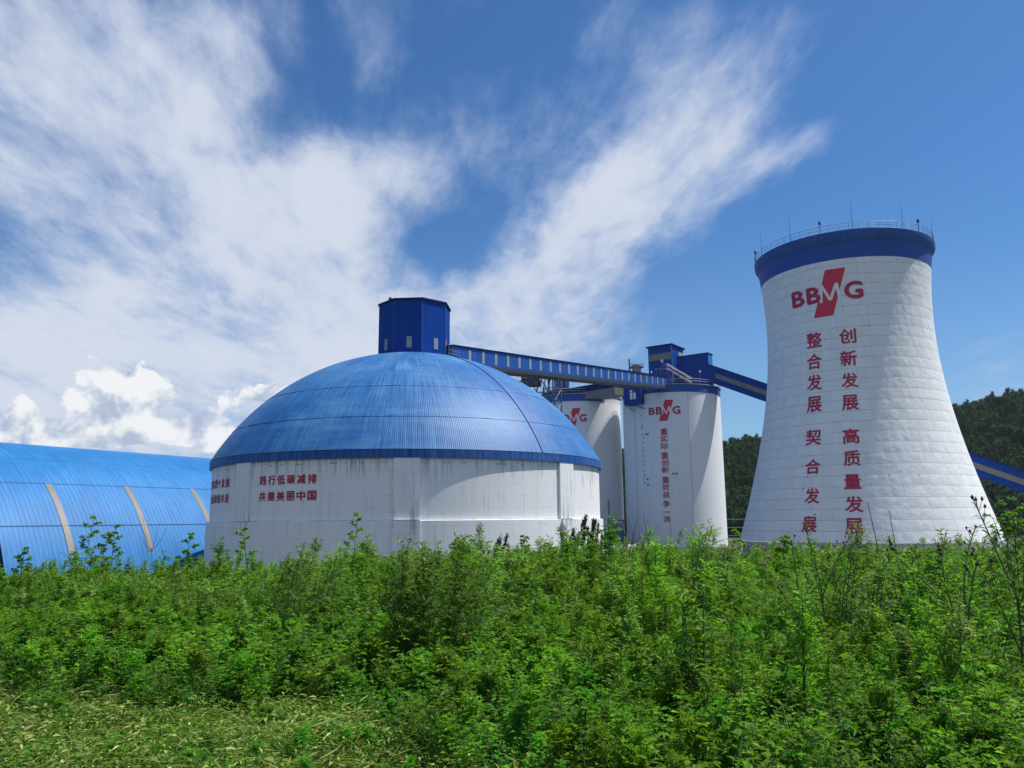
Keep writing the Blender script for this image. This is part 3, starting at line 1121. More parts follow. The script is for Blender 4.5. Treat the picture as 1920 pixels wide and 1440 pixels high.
def build_gallery_dome():
    A = Vector((-9.2, 94.6 + 2.0, 20.9))
    P0, P1 = Vector((-7.5, 97.5, 0)), Vector((34.2, 169.2, 0))
    d = (P1 - P0).normalized()
    side = Vector((d.y, -d.x, 0))            # towards the sunny side we see
    root = thing('conveyor_gallery', 'long blue covered conveyor with pale window strips, climbing from the domed store to the silos', 'conveyor', (P0.x, P0.y, 21.0), 0, 'covered conveyor galleries')
    Ln = (P1 - P0).length
    z0, z1 = 23.75 - 21.0 - 2.2, 32.45 - 21.0 - 2.2
    a = -side * 1.3 + UP * z0
    b = d * Ln - side * 1.3 + UP * z1
    mb = MB()
    obox(mb, a, b, 2.6, 0.0, 2.12, side)
    mb.build('wall', M['gallery_sheet'], root)
    mb = MB()
    obox(mb, a - d * .2, b, 3.0, 2.12, 2.26, side)
    mb.build('roof', M['blue_dark'], root)
    mb = MB()
    obox(mb, a, b, 2.75, -0.55, 0.0, side)
    mb.build('floor_girder', M['steel_dark'], root)
    n = 24
    for k in range(n):
        s = 3.6 + (Ln - 7.0) * k / (n - 1)
        q = a + (b - a) * (s / Ln) + side * 1.31
        sl = (b - a) / Ln
        mb = MB()
        obox(mb, q, q + sl * 0.62, 0.05, 0.25, 1.85, side)
        mb.build('window', M['pane'], root)
    # open landing beside the house
    mb = MB()
    for h in (0.5, 0.95, 1.4):
        mb.tube([a + side * 1.5 + UP * h - d * 1.2, a + side * 1.5 + UP * h + d * 1.3], 0.04, 4)
    for s in (-1.2, -0.4, 0.4, 1.2):
        mb.tube([a + side * 1.5 + d * s, a + side * 1.5 + d * s + UP * 1.9], 0.04, 4)
    mb.build('landing_rail', M['steel_grey'], root)
    # lattice trestle
    mb = MB()
    s = 0.362 * Ln
    q = a + (b - a) * (s / Ln) - UP * 0.55
    foot = YARD - 21.0 - 0.1
    legs = []
    for e in (-1.15, 1.15):
        for w in (-1.0, 1.0):
            top = q + side * w + d * e * 0.35
            kn = q + side * w * 1.0 + d * e - UP * 1.7
            ft = Vector((kn.x, kn.y, foot))
            mb.tube([top, kn], 0.10, 4)
            mb.tube([kn, ft], 0.11, 4)
            legs.append((kn, ft))
    H = legs[0][0].z - foot
    nb = 12
    for i in range(nb):
        f0, f1 = i / nb, (i + 1) / nb
        for (l0, l1) in ((0, 2), (1, 3), (0, 1), (2, 3)):
            p = [legs[l0][0].lerp(legs[l0][1], f0), legs[l1][0].lerp(legs[l1][1], f0), legs[l0][0].lerp(legs[l0][1], f1), legs[l1][0].lerp(legs[l1][1], f1)]
            mb.tube([p[0], p[1]], 0.05, 4)
            mb.tube([p[0], p[3]], 0.035, 4)
            mb.tube([p[1], p[2]], 0.035, 4)
    mb.build('trestle', M['steel_blue'], root)
    # second, plain pair of legs with a diagonal strut
    mb = MB()
    s = 0.318 * Ln
    q = a + (b - a) * (s / Ln) - UP * 0.55
    for w in (-1.0, 1.0):
        mb.tube([q + side * w + d * 1.1, q + side * w - UP * 2.6, q + side * w + UP * (foot - q.z)], 0.13, 5)
        mb.tube([q + side * w - d * 2.6 + UP * 0.0 - UP * 0.3, q + side * w + d * 1.4 - UP * 3.0], 0.09, 5)
    mb.build('brace_leg', M['steel_dark'], root)


def build_link():
    k = (28.3, 169.8)
    root = thing('control_cabin', 'small blue cabin with a white window hung on the left shoulder of the front silo', 'cabin', (k[0], k[1], 26.7))
    mb = MB()
    prism(mb, (0, 0), 4.2, 3.4, 0, 4.2)
    mb.build('wall', M['blue_sheet'], root)
    mb = MB()
    face_panel(mb, (0, 0), -E1, 1.9, 1.0, 3.3, 1.55, E2, 0.05)
    face_panel(mb, (0, 0), -E1, 1.9, 1.1, 3.2, 1.45, E2, 0.03)
    w = mb.build('window_frame', M['steel_dark'], root)
    mb = MB()
    face_panel(mb, (0, 0), -E1, 1.5, 1.1, 2.5, 0.6, E2, 0.08)
    face_panel(mb, (0, 0), -E1, 2.3, 1.1, 2.5, 0.6, E2, 0.08)
    face_panel(mb, (0, 0), -E1, 2.3, 2.62, 3.15, 0.6, E2, 0.08)
    mb.build('window_pane', M['white_paint'], w)
    mb = MB()
    mb.tube([(-1.2, 1.6, 0), (1.4, 1.4, -1.3)], 0.09, 5)
    mb.tube([(-3.2, 3.0, 0), (-1.3, 2.6, -1.3)], 0.09, 5)
    mb.build('bracket', M['steel_dark'], root)
    # covered bridge between the two silos
    p0, p1 = Vector((24.6, 174.2, 29.2)), Vector((9.5, 193.0, 29.6))
    root = thing('covered_bridge', 'dark blue and grey covered bridge linking the two silo tops under the long conveyor', 'bridge', p0)
    d = (p1 - p0)
    dh = Vector((d.x, d.y, 0)).normalized()
    side = Vector((dh.y, -dh.x, 0))
    for (nm, mt, h0, h1, w) in (('lower_wall', M['beige'], 0.0, 1.7, 4.0), ('upper_wall', M['blue_dark'], 1.7, 3.0, 4.06), ('roof', M['blue_dark'], 3.0, 3.16, 4.5)):
        mb = MB()
        obox(mb, Vector((0, 0, 0)), d, w, h0, h1, side)
        mb.build(nm, mt, root)
    mb = MB()
    for s in (0.55, 0.72):
        q = d * s - side * 2.02
        obox(mb, q, q + d * 0.03, 0.06, 0.6, 1.3, side)
    mb.build('window', M['dark'], root)


def build_stairs_and_masts():
    # stair with a rail on the silo roof
    root = thing('roof_stair', 'grey steel stair climbing to the tall house on the front silo roof', 'stair', (34.3, 168.6, STOP + .4))
    mb = MB()
    a, b = Vector((5.0, 0.4, 0.0)), Vector((-0.2, 0.9, 3.4))
    for o in (-0.45, 0.45):
        s = Vector((0.1, -o, 0))
        mb.tube([a + s, b + s], 0.08, 4)
        mb.tube([a + s + UP * 1.0, b + s + UP * 1.0], 0.045, 4)
        for k in range(5):
            q = a.lerp(b, k / 4) + s
            mb.tube([q, q + UP], 0.035, 4)
    mb.build('stringer', M['steel_grey'], root)
    mb = MB()
    for k in range(14):
        q = a.lerp(b, (k + 0.5) / 14)
        mb.box(q, (0.28, 0.9, 0.04))
    mb.build('tread', M['steel_grey'], root)
    mb = MB()
    mb.box((-1.4, 1.3, 3.35), (2.4, 1.2, 0.1))
    for x in (-2.4, -0.4):
        mb.tube([(x, 0.8, 0), (x, 0.8, 3.3)], 0.06, 4)
    mb.build('landing', M['steel_grey'], root)
    # hoist: a small tripod crane at the silo edge
    root = thing('tripod_hoist', 'thin white tripod hoist at the front edge of the silo roof', 'hoist', (33.2, 168.9, STOP + .3))
    mb = MB()
    for (x, y) in ((-1.0, 0.0), (2.0, -0.3), (0.3, 1.4)):
        mb.tube([(x, y, 0), (0.1, 0.2, 5.2)], 0.05, 5)
    mb.build('leg', M['steel_grey'], root)
    MB().tube([(-0.1, 0.1, 5.1), (1.0, -0.2, 6.3)], [0.07, 0.04], 5).build('jib', M['steel_grey'], root)
    MB().box((-0.1, 0.1, 5.1), (0.5, 0.4, 0.5)).build('winch', M['white_paint'], root)
    for x, y, lab in ((30.8, 169.7, 'short lamp post on the front silo roof beside the conveyor end'), (41.5, 169.5, 'short lamp post on the front silo roof before the lower house')):
        root = thing('lamp_post', lab, 'lamp', (x, y, STOP + .3), 0, 'lamp posts on the silo roof')
        MB().tube([(0, 0, 0), (0, 0, 2.5)], 0.05, 5).build('pole', M['steel_grey'], root)
        MB().tube([(0, 0, 2.5), (0, 0, 2.62), (0, 0, 2.8), (0, 0, 2.9)], [0.1, 0.2, 0.18, 0.05], 8).build('lamp_head', M['white_paint'], root)


def frame_tower(mb, x0, x1, y0, y1, z0, z1, nb, r=0.14):
    for x in (x0, x1):
        for y in (y0, y1):
            mb.tube([(x, y, z0), (x, y, z1)], r, 4)
    for i in range(nb + 1):
        z = z0 + (z1 - z0) * i / nb
        mb.tube([(x0, y0, z), (x1, y0, z), (x1, y1, z), (x0, y1, z), (x0, y0, z)], r * 0.8, 4)
        if i < nb:
            z2 = z0 + (z1 - z0) * (i + 1) / nb
            mb.tube([(x0, y0, z), (x1, y0, z2)], r * 0.55, 4)
            mb.tube([(x1, y1, z), (x0, y1, z2)], r * 0.55, 4)


def build_machinery():
    G = YARD
    # dark machine deck peeping over the dome
    root = thing('machine_tower', 'dark steel machine platform on a braced frame, peeping over the right shoulder of the dome', 'steel platform', (5.0, 200.0, G))
    mb = MB()
    frame_tower(mb, -3.4, 3.4, -2.5, 2.5, 0, 38.2, 8, 0.2)
    mb.build('frame', M['steel_dark'], root)
    MB().box((-0.6, 0, 41.2 - 0.3), (6.4, 5.4, 0.9)).build('deck', M['steel_dark'], root)
    mb = MB()
    mb.tube([(-2.5, -2, 41.3), (-2.3, -2, 42.4), (-1.4, -2, 43.4), (-0.4, -2, 43.9), (0.2, -2, 43.2)], 0.22, 6)
    mb.tube([(-0.2, -2, 41.3), (-0.2, -2, 44.0)], 0.3, 6)
    mb.tube([(-2.6, -1, 41.9), (0.6, -1, 42.1), (2.0, -1, 42.0)], 0.65, 8)
    mb.tube([(1.0, -2, 42.2), (2.3, -2, 42.5)], 0.35, 8)
    mb.build('machine', M['steel_dark'], root)
    mb = MB()
    for h in (0.6, 1.1):
        mb.tube([(-3.6, -2.7, 41.4 + h), (2.6, -2.7, 41.4 + h)], 0.05, 4)
    for x in np.linspace(-3.6, 2.6, 7):
        mb.tube([(x, -2.7, 41.3), (x, -2.7, 42.5)], 0.04, 4)
    mb.build('railing', M['steel_grey'], root)
    MB().box((4.0, 0, 38.0), (2.4, 4, 0.3)).build('side_landing', M['steel_dark'], root)
    # dust collector on the rear silo
    root = thing('dust_collector', 'blue cylindrical dust collector with pipes on the rear silo, behind the lattice trestle', 'dust collector', (11.0, 186.0, STOP + .4))
    MB().tube([(0.2, 0, 0.8), (0.2, 0, 5.6)], 1.15, 14).build('filter_body', M['steel_blue'], root)
    mb = MB()
    mb.tube([(2.1, 0.4, 1.0), (2.1, 0.4, 4.2)], 0.8, 12)
    mb.tube([(2.1, 0.4, 4.2), (2.1, 0.4, 5.0), (1.0, 0.2, 5.9), (0.2, 0, 5.6)], [0.8, 0.4, 0.35, 0.35], 8)
    mb.build('fan_housing', M['steel_blue'], root)
    mb = MB()
    mb.tube([(-2.2, 0, 0), (-2.2, 0, 3.6), (-1.4, 0, 5.0), (-0.4, 0, 5.4)], 0.22, 6)
    mb.tube([(-1.2, -0.5, 0), (-1.2, -0.5, 4.4)], 0.16, 6)
    mb.build('pipe', M['steel_dark'], root)
    mb = MB()
    frame_tower(mb, -1.2, 3.4, -1.4, 1.4, 0, 1.6, 1, 0.08)
    mb.build('stand', M['steel_grey'], root)
    # vent stack group behind the long conveyor
    root = thing('vent_platform', 'grey railed vent platform with a thin black stack, just left of the tall blue house', 'steel platform', (32.3, 200.0, G))
    mb = MB()
    frame_tower(mb, -1.3, 1.6, -1.2, 1.2, 0, 43.4, 9, 0.16)
    mb.build('frame', M['steel_dark'], root)
    MB().tube([(0.2, 0, 43.0), (0.2, 0, 45.6)], 1.15, 14).build('vessel', M['steel_grey'], root)
    MB().tube([(-1.7, -0.3, 40.0), (-1.7, -0.3, 47.2)], 0.18, 8).build('stack', M['steel_dark'], root)
    MB().box((0.2, 0, 45.0), (3.4, 2.9, 0.14)).build('deck', M['steel_grey'], root)
    mb = MB()
    for h in (0.5, 1.0):
        mb.tube([(-1.5, -1.4, 45.0 + h), (1.9, -1.4, 45.0 + h), (1.9, 1.4, 45.0 + h), (-1.5, 1.4, 45.0 + h), (-1.5, -1.4, 45.0 + h)], 0.05, 4)
    for x in np.linspace(-1.5, 1.9, 5):
        mb.tube([(x, -1.4, 45.0), (x, -1.4, 46.0)], 0.04, 4)
    mb.build('railing', M['steel_grey'], root)
    # big pipe on the ground and blue vessel between the silos
    root = thing('ground_pipe', 'fat pale horizontal pipe lying at the foot of the front silo', 'pipe', (18.2, 152.5, -5.0 + 0.55))
    mb = MB()
    pts = [(-1.0, 0.3, -1.5), (-0.2, 0.2, -0.6), (0.4, 0.1, 0.1), (1.2, 0, 0.35), (3, 0, 0.4), (12.5, 0.2, 0.4)]
    mb.tube(pts, 0.95, 18)
    mb.build('barrel', M['pipe'], root, True, 60)
    mb = MB()
    for x in (3.2, 6.4, 9.6):
        mb.tube([(x, 0, 0.4), (x + 0.12, 0, 0.4)], 1.02, 18)
    mb.build('flange', M['concrete'], root)
    root = thing('blue_vessel', 'dark blue upright vessel with grey pipes in the gap between the two silos', 'vessel', (22.3, 170.5, G))
    MB().tube([(0, 0, 0.4), (0, 0, 4.2), (0, 0, 4.9), (0, 0, 5.2)], [1.25, 1.25, 0.9, 0.2], 18).build('tank', M['steel_blue'], root, True, 40)
    mb = MB()
    mb.tube([(-1.75, -0.4, 0), (-1.75, -0.4, 10.2)], 0.22, 8)
    mb.tube([(-1.3, -1.0, 0), (-1.3, -1.0, 5.0)], 0.3, 8)
    mb.build('pipe', M['steel_grey'], root)
    mb = MB()
    frame_tower(mb, -1.6, 1.7, 0.2, 2.6, 0, 5.8, 2, 0.12)
    mb.build('frame', M['steel_dark'], root)
    # three wires strung low between silo and tower
    root = thing('power_line', 'three thin wires on slim posts crossing the gap between front silo and cooling tower', 'power line', (52.0, 205.0, G))
    for z in (6.4, 4.3, 2.2):
        pts = [(-12 + 36 * i / 14, 0, z - 0.6 * (1 - ((i - 7) / 7) ** 2)) for i in range(15)]
        MB().tube(pts, 0.03, 4).build('wire', M['steel_grey'], root)
    for x in (-12, 24):
        MB().tube([(x, 0, -0.2), (x, 0, 7.2)], 0.16, 8).build('post', M['concrete'], root)


build_head_house()
build_drive_house()
build_gallery_right()
build_gallery_dome()
build_link()
build_stairs_and_masts()
build_machinery()
# ------------------------------------------------------------------ vegetation
def leaf_mat(name, dark, light, tip=None, trans=0.48, rough=0.55, hue=0.022, spec=0.15):
    m, t, p, out = new_mat(name)
    at = t.nodes.new('ShaderNodeAttribute')
    at.attribute_name = 'tint'
    oi = t.nodes.new('ShaderNodeObjectInfo')
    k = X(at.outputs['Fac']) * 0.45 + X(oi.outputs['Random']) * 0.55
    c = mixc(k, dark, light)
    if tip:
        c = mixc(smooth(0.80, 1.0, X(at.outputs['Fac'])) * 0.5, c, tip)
    hs = t.nodes.new('ShaderNodeHueSaturation')
    h = 0.5 + (X(oi.outputs['Random']) - 0.5) * hue * 2.0
    t.links.new(h.s, hs.inputs['Hue'])
    val = 0.72 + X.op('FRACT', X(oi.outputs['Random']) * 7.31) * 0.56
    t.links.new(val.s, hs.inputs['Value'])
    t.links.new(c, hs.inputs['Color'])
    t.links.new(hs.outputs[0], p.inputs['Base Color'])
    p.inputs['Roughness'].default_value = rough
    p.inputs['Specular IOR Level'].default_value = spec
    tr = t.nodes.new('ShaderNodeBsdfTranslucent')
    c2 = mixc(1.0, hs.outputs[0], (1.5, 1.65, 0.7), 'MULTIPLY')
    t.links.new(c2, tr.inputs['Color'])
    mx = t.nodes.new('ShaderNodeMixShader')
    mx.inputs[0].default_value = trans
    t.links.new(p.outputs[0], mx.inputs[1])
    t.links.new(tr.outputs[0], mx.inputs[2])
    t.links.new(mx.outputs[0], out.inputs[0])
    return m


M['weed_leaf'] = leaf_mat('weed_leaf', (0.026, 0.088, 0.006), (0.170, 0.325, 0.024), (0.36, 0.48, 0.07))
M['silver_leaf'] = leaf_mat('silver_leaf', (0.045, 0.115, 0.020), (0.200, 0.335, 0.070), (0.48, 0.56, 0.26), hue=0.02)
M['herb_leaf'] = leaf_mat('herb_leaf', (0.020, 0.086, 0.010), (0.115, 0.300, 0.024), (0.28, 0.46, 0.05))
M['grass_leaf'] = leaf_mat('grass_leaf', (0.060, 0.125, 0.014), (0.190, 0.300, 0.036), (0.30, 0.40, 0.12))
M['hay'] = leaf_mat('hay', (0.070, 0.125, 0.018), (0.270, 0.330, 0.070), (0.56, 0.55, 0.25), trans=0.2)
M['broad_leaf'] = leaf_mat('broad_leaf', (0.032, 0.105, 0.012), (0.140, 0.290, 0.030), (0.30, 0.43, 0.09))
M['tree_leaf'] = leaf_mat('tree_leaf', (0.012, 0.034, 0.014), (0.046, 0.100, 0.026), None, trans=0.2, hue=0.05, spec=0.08)
M['juniper_leaf'] = leaf_mat('juniper_leaf', (0.010, 0.022, 0.014), (0.026, 0.046, 0.024), None, trans=0.1)
M['stem_green'] = mat_plain('stem_green', (0.050, 0.085, 0.022), 0.7, 0.3, 6.0)
M['stem_dry'] = mat_plain('stem_dry', (0.110, 0.090, 0.070), 0.85, 0.3, 6.0)
M['bark'] = mat_plain('bark', (0.050, 0.040, 0.030), 0.9, 0.3, 3.0)
M['seed_head'] = mat_plain('seed_head', (0.045, 0.022, 0.026), 0.85, 0.4, 9.0)
M['flower_purple'] = mat_plain('flower_purple', (0.220, 0.060, 0.180), 0.8, 0.3, 9.0)
M['flower_yellow'] = mat_plain('flower_yellow', (0.60, 0.38, 0.03), 0.7, 0.2, 9.0)

rng = np.random.default_rng(11)


def unit(a):
    return a / np.maximum(np.linalg.norm(a, axis=-1, keepdims=True), 1e-9)


def rand_dir(n, el0, el1):
    az = rng.uniform(0, 2 * np.pi, n)
    el = np.radians(rng.uniform(el0, el1, n))
    return np.stack([np.cos(az) * np.cos(el), np.sin(az) * np.cos(el), np.sin(el)], -1)


class Plant:
    """numpy store of leaves and thin stems, built as one mesh per material slot"""

    def __init__(self):
        self.parts = {}

    def _add(self, mat, v, f, tint):
        d = self.parts.setdefault(mat, [[], [], [], 0])
        d[0].append(v)
        d[1].append(f + d[3])
        d[2].append(tint)
        d[3] += len(v)

    def leaves(self, mat, P, D, L, W, droop=0.3, fold=0.15, tint=None, long=False):
        n = len(P)
        P, D = np.asarray(P, float), unit(np.asarray(D, float))
        L = np.broadcast_to(np.asarray(L, float), (n,))[:, None]
        W = np.broadcast_to(np.asarray(W, float), (n,))[:, None]
        up = np.array([0, 0, 1.0]) + rng.normal(0, 0.55, (n, 3))
        S = unit(np.cross(D, up))
        N = np.cross(S, D)
        dz = np.zeros((n, 3))
        dz[:, 2] = -1
        dr = np.broadcast_to(np.asarray(droop, float), (n,))[:, None]
        if tint is None:
            tint = rng.uniform(0, 1, n)
        if not long:
            b = P
            m1 = P + D * L * .45 + dz * L * dr * .25
            l = m1 + S * W * .5 + N * W * fold
            r = m1 - S * W * .5 + N * W * fold
            t = P + D * L + dz * L * dr
            v = np.stack([b, r, t, l], 1).reshape(-1, 3)
            i = np.arange(n)[:, None] * 4
            f = np.concatenate([i + np.array([[0, 1, 2]]), i + np.array([[0, 2, 3]])], 0)
            self._add(mat, v, f, np.repeat(tint, 4))
        else:
            q1 = P + D * L * .33 + dz * L * dr * .10
            q2 = P + D * L * .70 + dz * L * dr * .45
            t = P + D * L + dz * L * dr
            v = np.stack([P, q1 - S * W * .5, q1 + S * W * .5, q2 - S * W * .42 + N * W * fold, q2 + S * W * .42 + N * W * fold, t], 1).reshape(-1, 3)
            i = np.arange(n)[:, None] * 6
            f = np.concatenate([i + np.array([[0, 1, 2]]), i + np.array([[1, 3, 2]]), i + np.array([[2, 3, 4]]), i + np.array([[3, 5, 4]])], 0)
            self._add(mat, v, f, np.repeat(tint, 6))

    def stem(self, mat, pts, r0, r1, n=4):
        pts = np.asarray(pts, float)
        k = len(pts)
        d = unit(np.gradient(pts, axis=0))
        a = unit(np.cross(d, np.array([0.31, 0.93, 0.17])))
        b = np.cross(d, a)
        rr = np.linspace(r0, r1, k)[:, None, None]
        th = np.linspace(0, 2 * np.pi, n, endpoint=False)[None, :, None]
        v = (pts[:, None] + (a[:, None] * np.cos(th) + b[:, None] * np.sin(th)) * rr).reshape(-1, 3)
        f = []
        for i in range(k - 1):
            for j in range(n):
                j2 = (j + 1) % n
                f.append((i * n + j, i * n + j2, (i + 1) * n + j2))
                f.append((i * n + j, (i + 1) * n + j2, (i + 1) * n + j))
        self._add(mat, v, np.array(f), np.full(len(v), 0.4))

    def blobs(self, mat, P, r, h):
        P = np.asarray(P, float)
        n = len(P)
        v0 = np.array([[1, 0, 0], [0, 1, 0], [-1, 0, 0], [0, -1, 0], [0, 0, 1], [0, 0, -1.0]])
        v0 = v0 * np.array([r, r, h])
        v = (P[:, None] + v0[None] * rng.uniform(.8, 1.25, (n, 1, 1))).reshape(-1, 3)
        i = np.arange(n)[:, None] * 6
        f = np.concatenate([i + np.array([q]) for q in ([0, 1, 4], [1, 2, 4], [2, 3, 4], [3, 0, 4], [1, 0, 5], [2, 1, 5], [3, 2, 5], [0, 3, 5])], 0)
        self._add(mat, v, f, np.full(len(v), 0.5))

    def mesh(self, name, mats=None):
        mats = mats or list(self.parts)
        vs, fs, ts, mi, off = [], [], [], [], 0
        for k, mt in enumerate(mats):
            d = self.parts[mt]
            v, f, t = np.concatenate(d[0]), np.concatenate(d[1]), np.concatenate(d[2])
            vs.append(v)
            fs.append(f + off)
            ts.append(t)
            mi.append(np.full(len(f), k))
            off += len(v)
        v, f, t, mi = np.concatenate(vs), np.concatenate(fs), np.concatenate(ts), np.concatenate(mi)
        me = bpy.data.meshes.new(name)
        me.vertices.add(len(v))
        me.vertices.foreach_set('co', v.astype(np.float32).ravel())
        me.loops.add(len(f) * 3)
        me.loops.foreach_set('vertex_index', f.astype(np.int32).ravel())
        me.polygons.add(len(f))
        me.polygons.foreach_set('loop_start', np.arange(0, len(f) * 3, 3, dtype=np.int32))
        me.polygons.foreach_set('material_index', mi.astype(np.int32))
        a = me.attributes.new('tint', 'FLOAT', 'POINT')
        a.data.foreach_set('value', t.astype(np.float32))
        for mt in mats:
            me.materials.append(M[mt])
        me.update(calc_edges=True)
        me.validate()
        return me


def curve(p, d, L, bend, n=6):
    """points from p along d, drifting by bend"""
    p, d, bend = np.asarray(p, float), np.asarray(d, float), np.asarray(bend, float)
    t = np.linspace(0, 1, n)[:, None]
    return p + d * L * t + bend * L * t ** 2


def along(pts, t):
    t = np.asarray(t) * (len(pts) - 1)
    i = np.clip(t.astype(int), 0, len(pts) - 2)
    f = (t - i)[:, None]
    return pts[i] * (1 - f) + pts[i + 1] * f, unit(pts[i + 1] - pts[i])


def willow_weed(pl, leaf, base=(0, 0, 0), h=1.0, lean=(0.05, 0, 0), nb=17, leafy=1.0, wind=0.35, low=0.22, size=1.0):
    """tall weed with narrow drooping leaves, tops blown over towards +X"""
    s = curve(base, (0, 0, 1), h, lean, 9)
    pl.stem('stem_green', s, 0.008, 0.003)
    ts = np.linspace(low, 0.97, nb) + rng.uniform(-.02, .02, nb)
    P, D = along(s, ts)
    for k in range(nb):
        az = k * 2.4 + rng.uniform(-.4, .4)
        L = (0.36 * (1 - ts[k]) + 0.11) * h * rng.uniform(.8, 1.2)
        el = R(rng.uniform(35, 60))
        d = np.array([math.cos(az) * math.cos(el), math.sin(az) * math.cos(el), math.sin(el)])
        br = curve(P[k], d, L, (wind * .5, 0, -0.25), 5)
        pl.stem('stem_green', br, 0.0035, 0.0015, 3)
        n = int((13 * leafy) * (0.6 + 0.8 * (1 - ts[k])))
        tt = rng.uniform(.12, 1, n)
        p, dd = along(br, tt)
        ld = dd * 0.8 + rand_dir(n, -20, 50) * 0.9 + np.array([wind, 0, 0])
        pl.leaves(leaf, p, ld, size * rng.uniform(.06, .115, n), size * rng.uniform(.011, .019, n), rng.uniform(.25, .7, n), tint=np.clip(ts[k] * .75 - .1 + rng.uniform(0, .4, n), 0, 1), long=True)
    n = int(26 * leafy)
    p, dd = along(s, rng.uniform(.35, 1, n))
    pl.leaves(leaf, p, rand_dir(n, 0, 60) + np.array([wind, 0, .2]), size * rng.uniform(.06, .12, n), size * rng.uniform(.011, .018, n), rng.uniform(.3, .8, n), long=True)
    # soft flowering tip
    n = int(30 * leafy)
    p, dd = along(s, rng.uniform(.86, 1, n))
    pl.leaves(leaf, p, rand_dir(n, 20, 75) + np.array([wind * 1.2, 0, 0]), rng.uniform(.04, .075, n), .009, .5, tint=rng.uniform(.55, 1, n), long=True)


def pinnate(pl, leaf, p, d, L, n=7, w=0.012, tint=None):
    """one divided leaf: narrow leaflets on both sides of a rib"""
    up = np.array([0, 0, 1.0])
    sd = unit(np.cross(d, up + rng.normal(0, .3, 3)))
    t = np.linspace(.25, 1, n)
    dr = np.zeros((n, 3))
    dr[:, 2] = -0.35 * L * t ** 2
    q = p + d * L * t[:, None] + dr
    side = np.where(np.arange(n) % 2 == 0, 1, -1)[:, None] * sd
    side[-1] = 0
    ld = side * .9 + d * .75 + rng.normal(0, .12, (n, 3))
    pl.leaves(leaf, q, ld, L * .52 * rng.uniform(.75, 1.15, n) * (1.15 - .4 * t), w * rng.uniform(.8, 1.3, n), .3,
              tint=np.clip((rng.uniform(.1, .9) if tint is None else tint) + rng.uniform(-.2, .2, n), 0, 1))


def mugwort(pl, leaf='weed_leaf', base=(0, 0, 0), h=1.0, lean=(0.03, 0.02, 0), nl=44, nb=9):
    s = curve(base, (0, 0, 1), h, lean, 8)
    pl.stem('stem_green', s, 0.008, 0.003)
    t = np.linspace(.12, 1.0, nl)
    P, D = along(s, t)
    for k in range(nl):
        az = k * 2.4 + rng.uniform(-.3, .3)
        el = R(rng.uniform(22, 62) + 14 * t[k])
        d = np.array([math.cos(az) * math.cos(el), math.sin(az) * math.cos(el), math.sin(el)])
        pinnate(pl, leaf, P[k], d, rng.uniform(.11, .17) * (1.15 - .6 * t[k]), 7, .017, .1 + .75 * t[k])
    for k in range(nb):
        tt = rng.uniform(.3, .85)
        p, _ = along(s, np.array([tt]))
        az = rng.uniform(0, 6.28)
        el = R(rng.uniform(52, 76))
        d = np.array([math.cos(az) * math.cos(el), math.sin(az) * math.cos(el), math.sin(el)])
        br = curve(p[0], d, .22 * (1.05 - tt) * h + .07, (0, 0, .12), 4)
        pl.stem('stem_green', br, 0.004, 0.002, 3)
        for q, dd in zip(*along(br, np.linspace(.25, 1, 7))):
            pinnate(pl, leaf, q, unit(dd + rand_dir(1, -10, 50)[0] * 1.2), rng.uniform(.07, .12), 7, .014, rng.uniform(.4, .95))


def herb(pl, leaf='herb_leaf', h=0.4, rad=0.17, ns=15, size=0.030):
    for k in range(ns):
        a, r = rng.uniform(0, 6.28), rad * math.sqrt(rng.uniform(0, 1))
        p = np.array([r * math.cos(a), r * math.sin(a), 0])
        hh = h * rng.uniform(.55, 1.15)
        s = curve(p, unit(np.array([rng.normal(0, .25), rng.normal(0, .25), 1])), hh, (rng.normal(0, .2), rng.normal(0, .2), -.05), 5)
        pl.stem('stem_green', s, 0.003, 0.0015, 3)
        n = 11
        t = np.linspace(.2, 1, n)
        P, D = along(s, t)
        for q in range(n):
            d = rand_dir(1, -5, 45)[0]
            tn = np.clip(.15 + .6 * t[q] + rng.uniform(-.2, .2), 0, 1)
            m = 3
            ang = np.array([-.9, 0, .9])
            sd = unit(np.cross(d, np.array([0, 0, 1.0])))
            ld = d[None] * np.cos(ang)[:, None] + sd[None] * np.sin(ang)[:, None]
            pp = np.repeat((P[q] + d * .018)[None], m, 0)
            pl.leaves(leaf, pp, ld, size * rng.uniform(.75, 1.4, m), size * .48 * rng.uniform(.8, 1.2, m), .25, tint=np.full(m, tn))


def tuft(pl, leaf='grass_leaf', n=46, h=0.6, rad=0.08, w=0.008, el=(45, 88), droop=(.1, .6)):
    a = rng.uniform(0, 6.28, n)
    r = rad * np.sqrt(rng.uniform(0, 1, n))
    P = np.stack([r * np.cos(a), r * np.sin(a), 0 * a], -1)
    pl.leaves(leaf, P, rand_dir(n, *el), h * rng.uniform(.45, 1.1, n), w * rng.uniform(.7, 1.3, n), rng.uniform(*droop, n), .1, long=True)


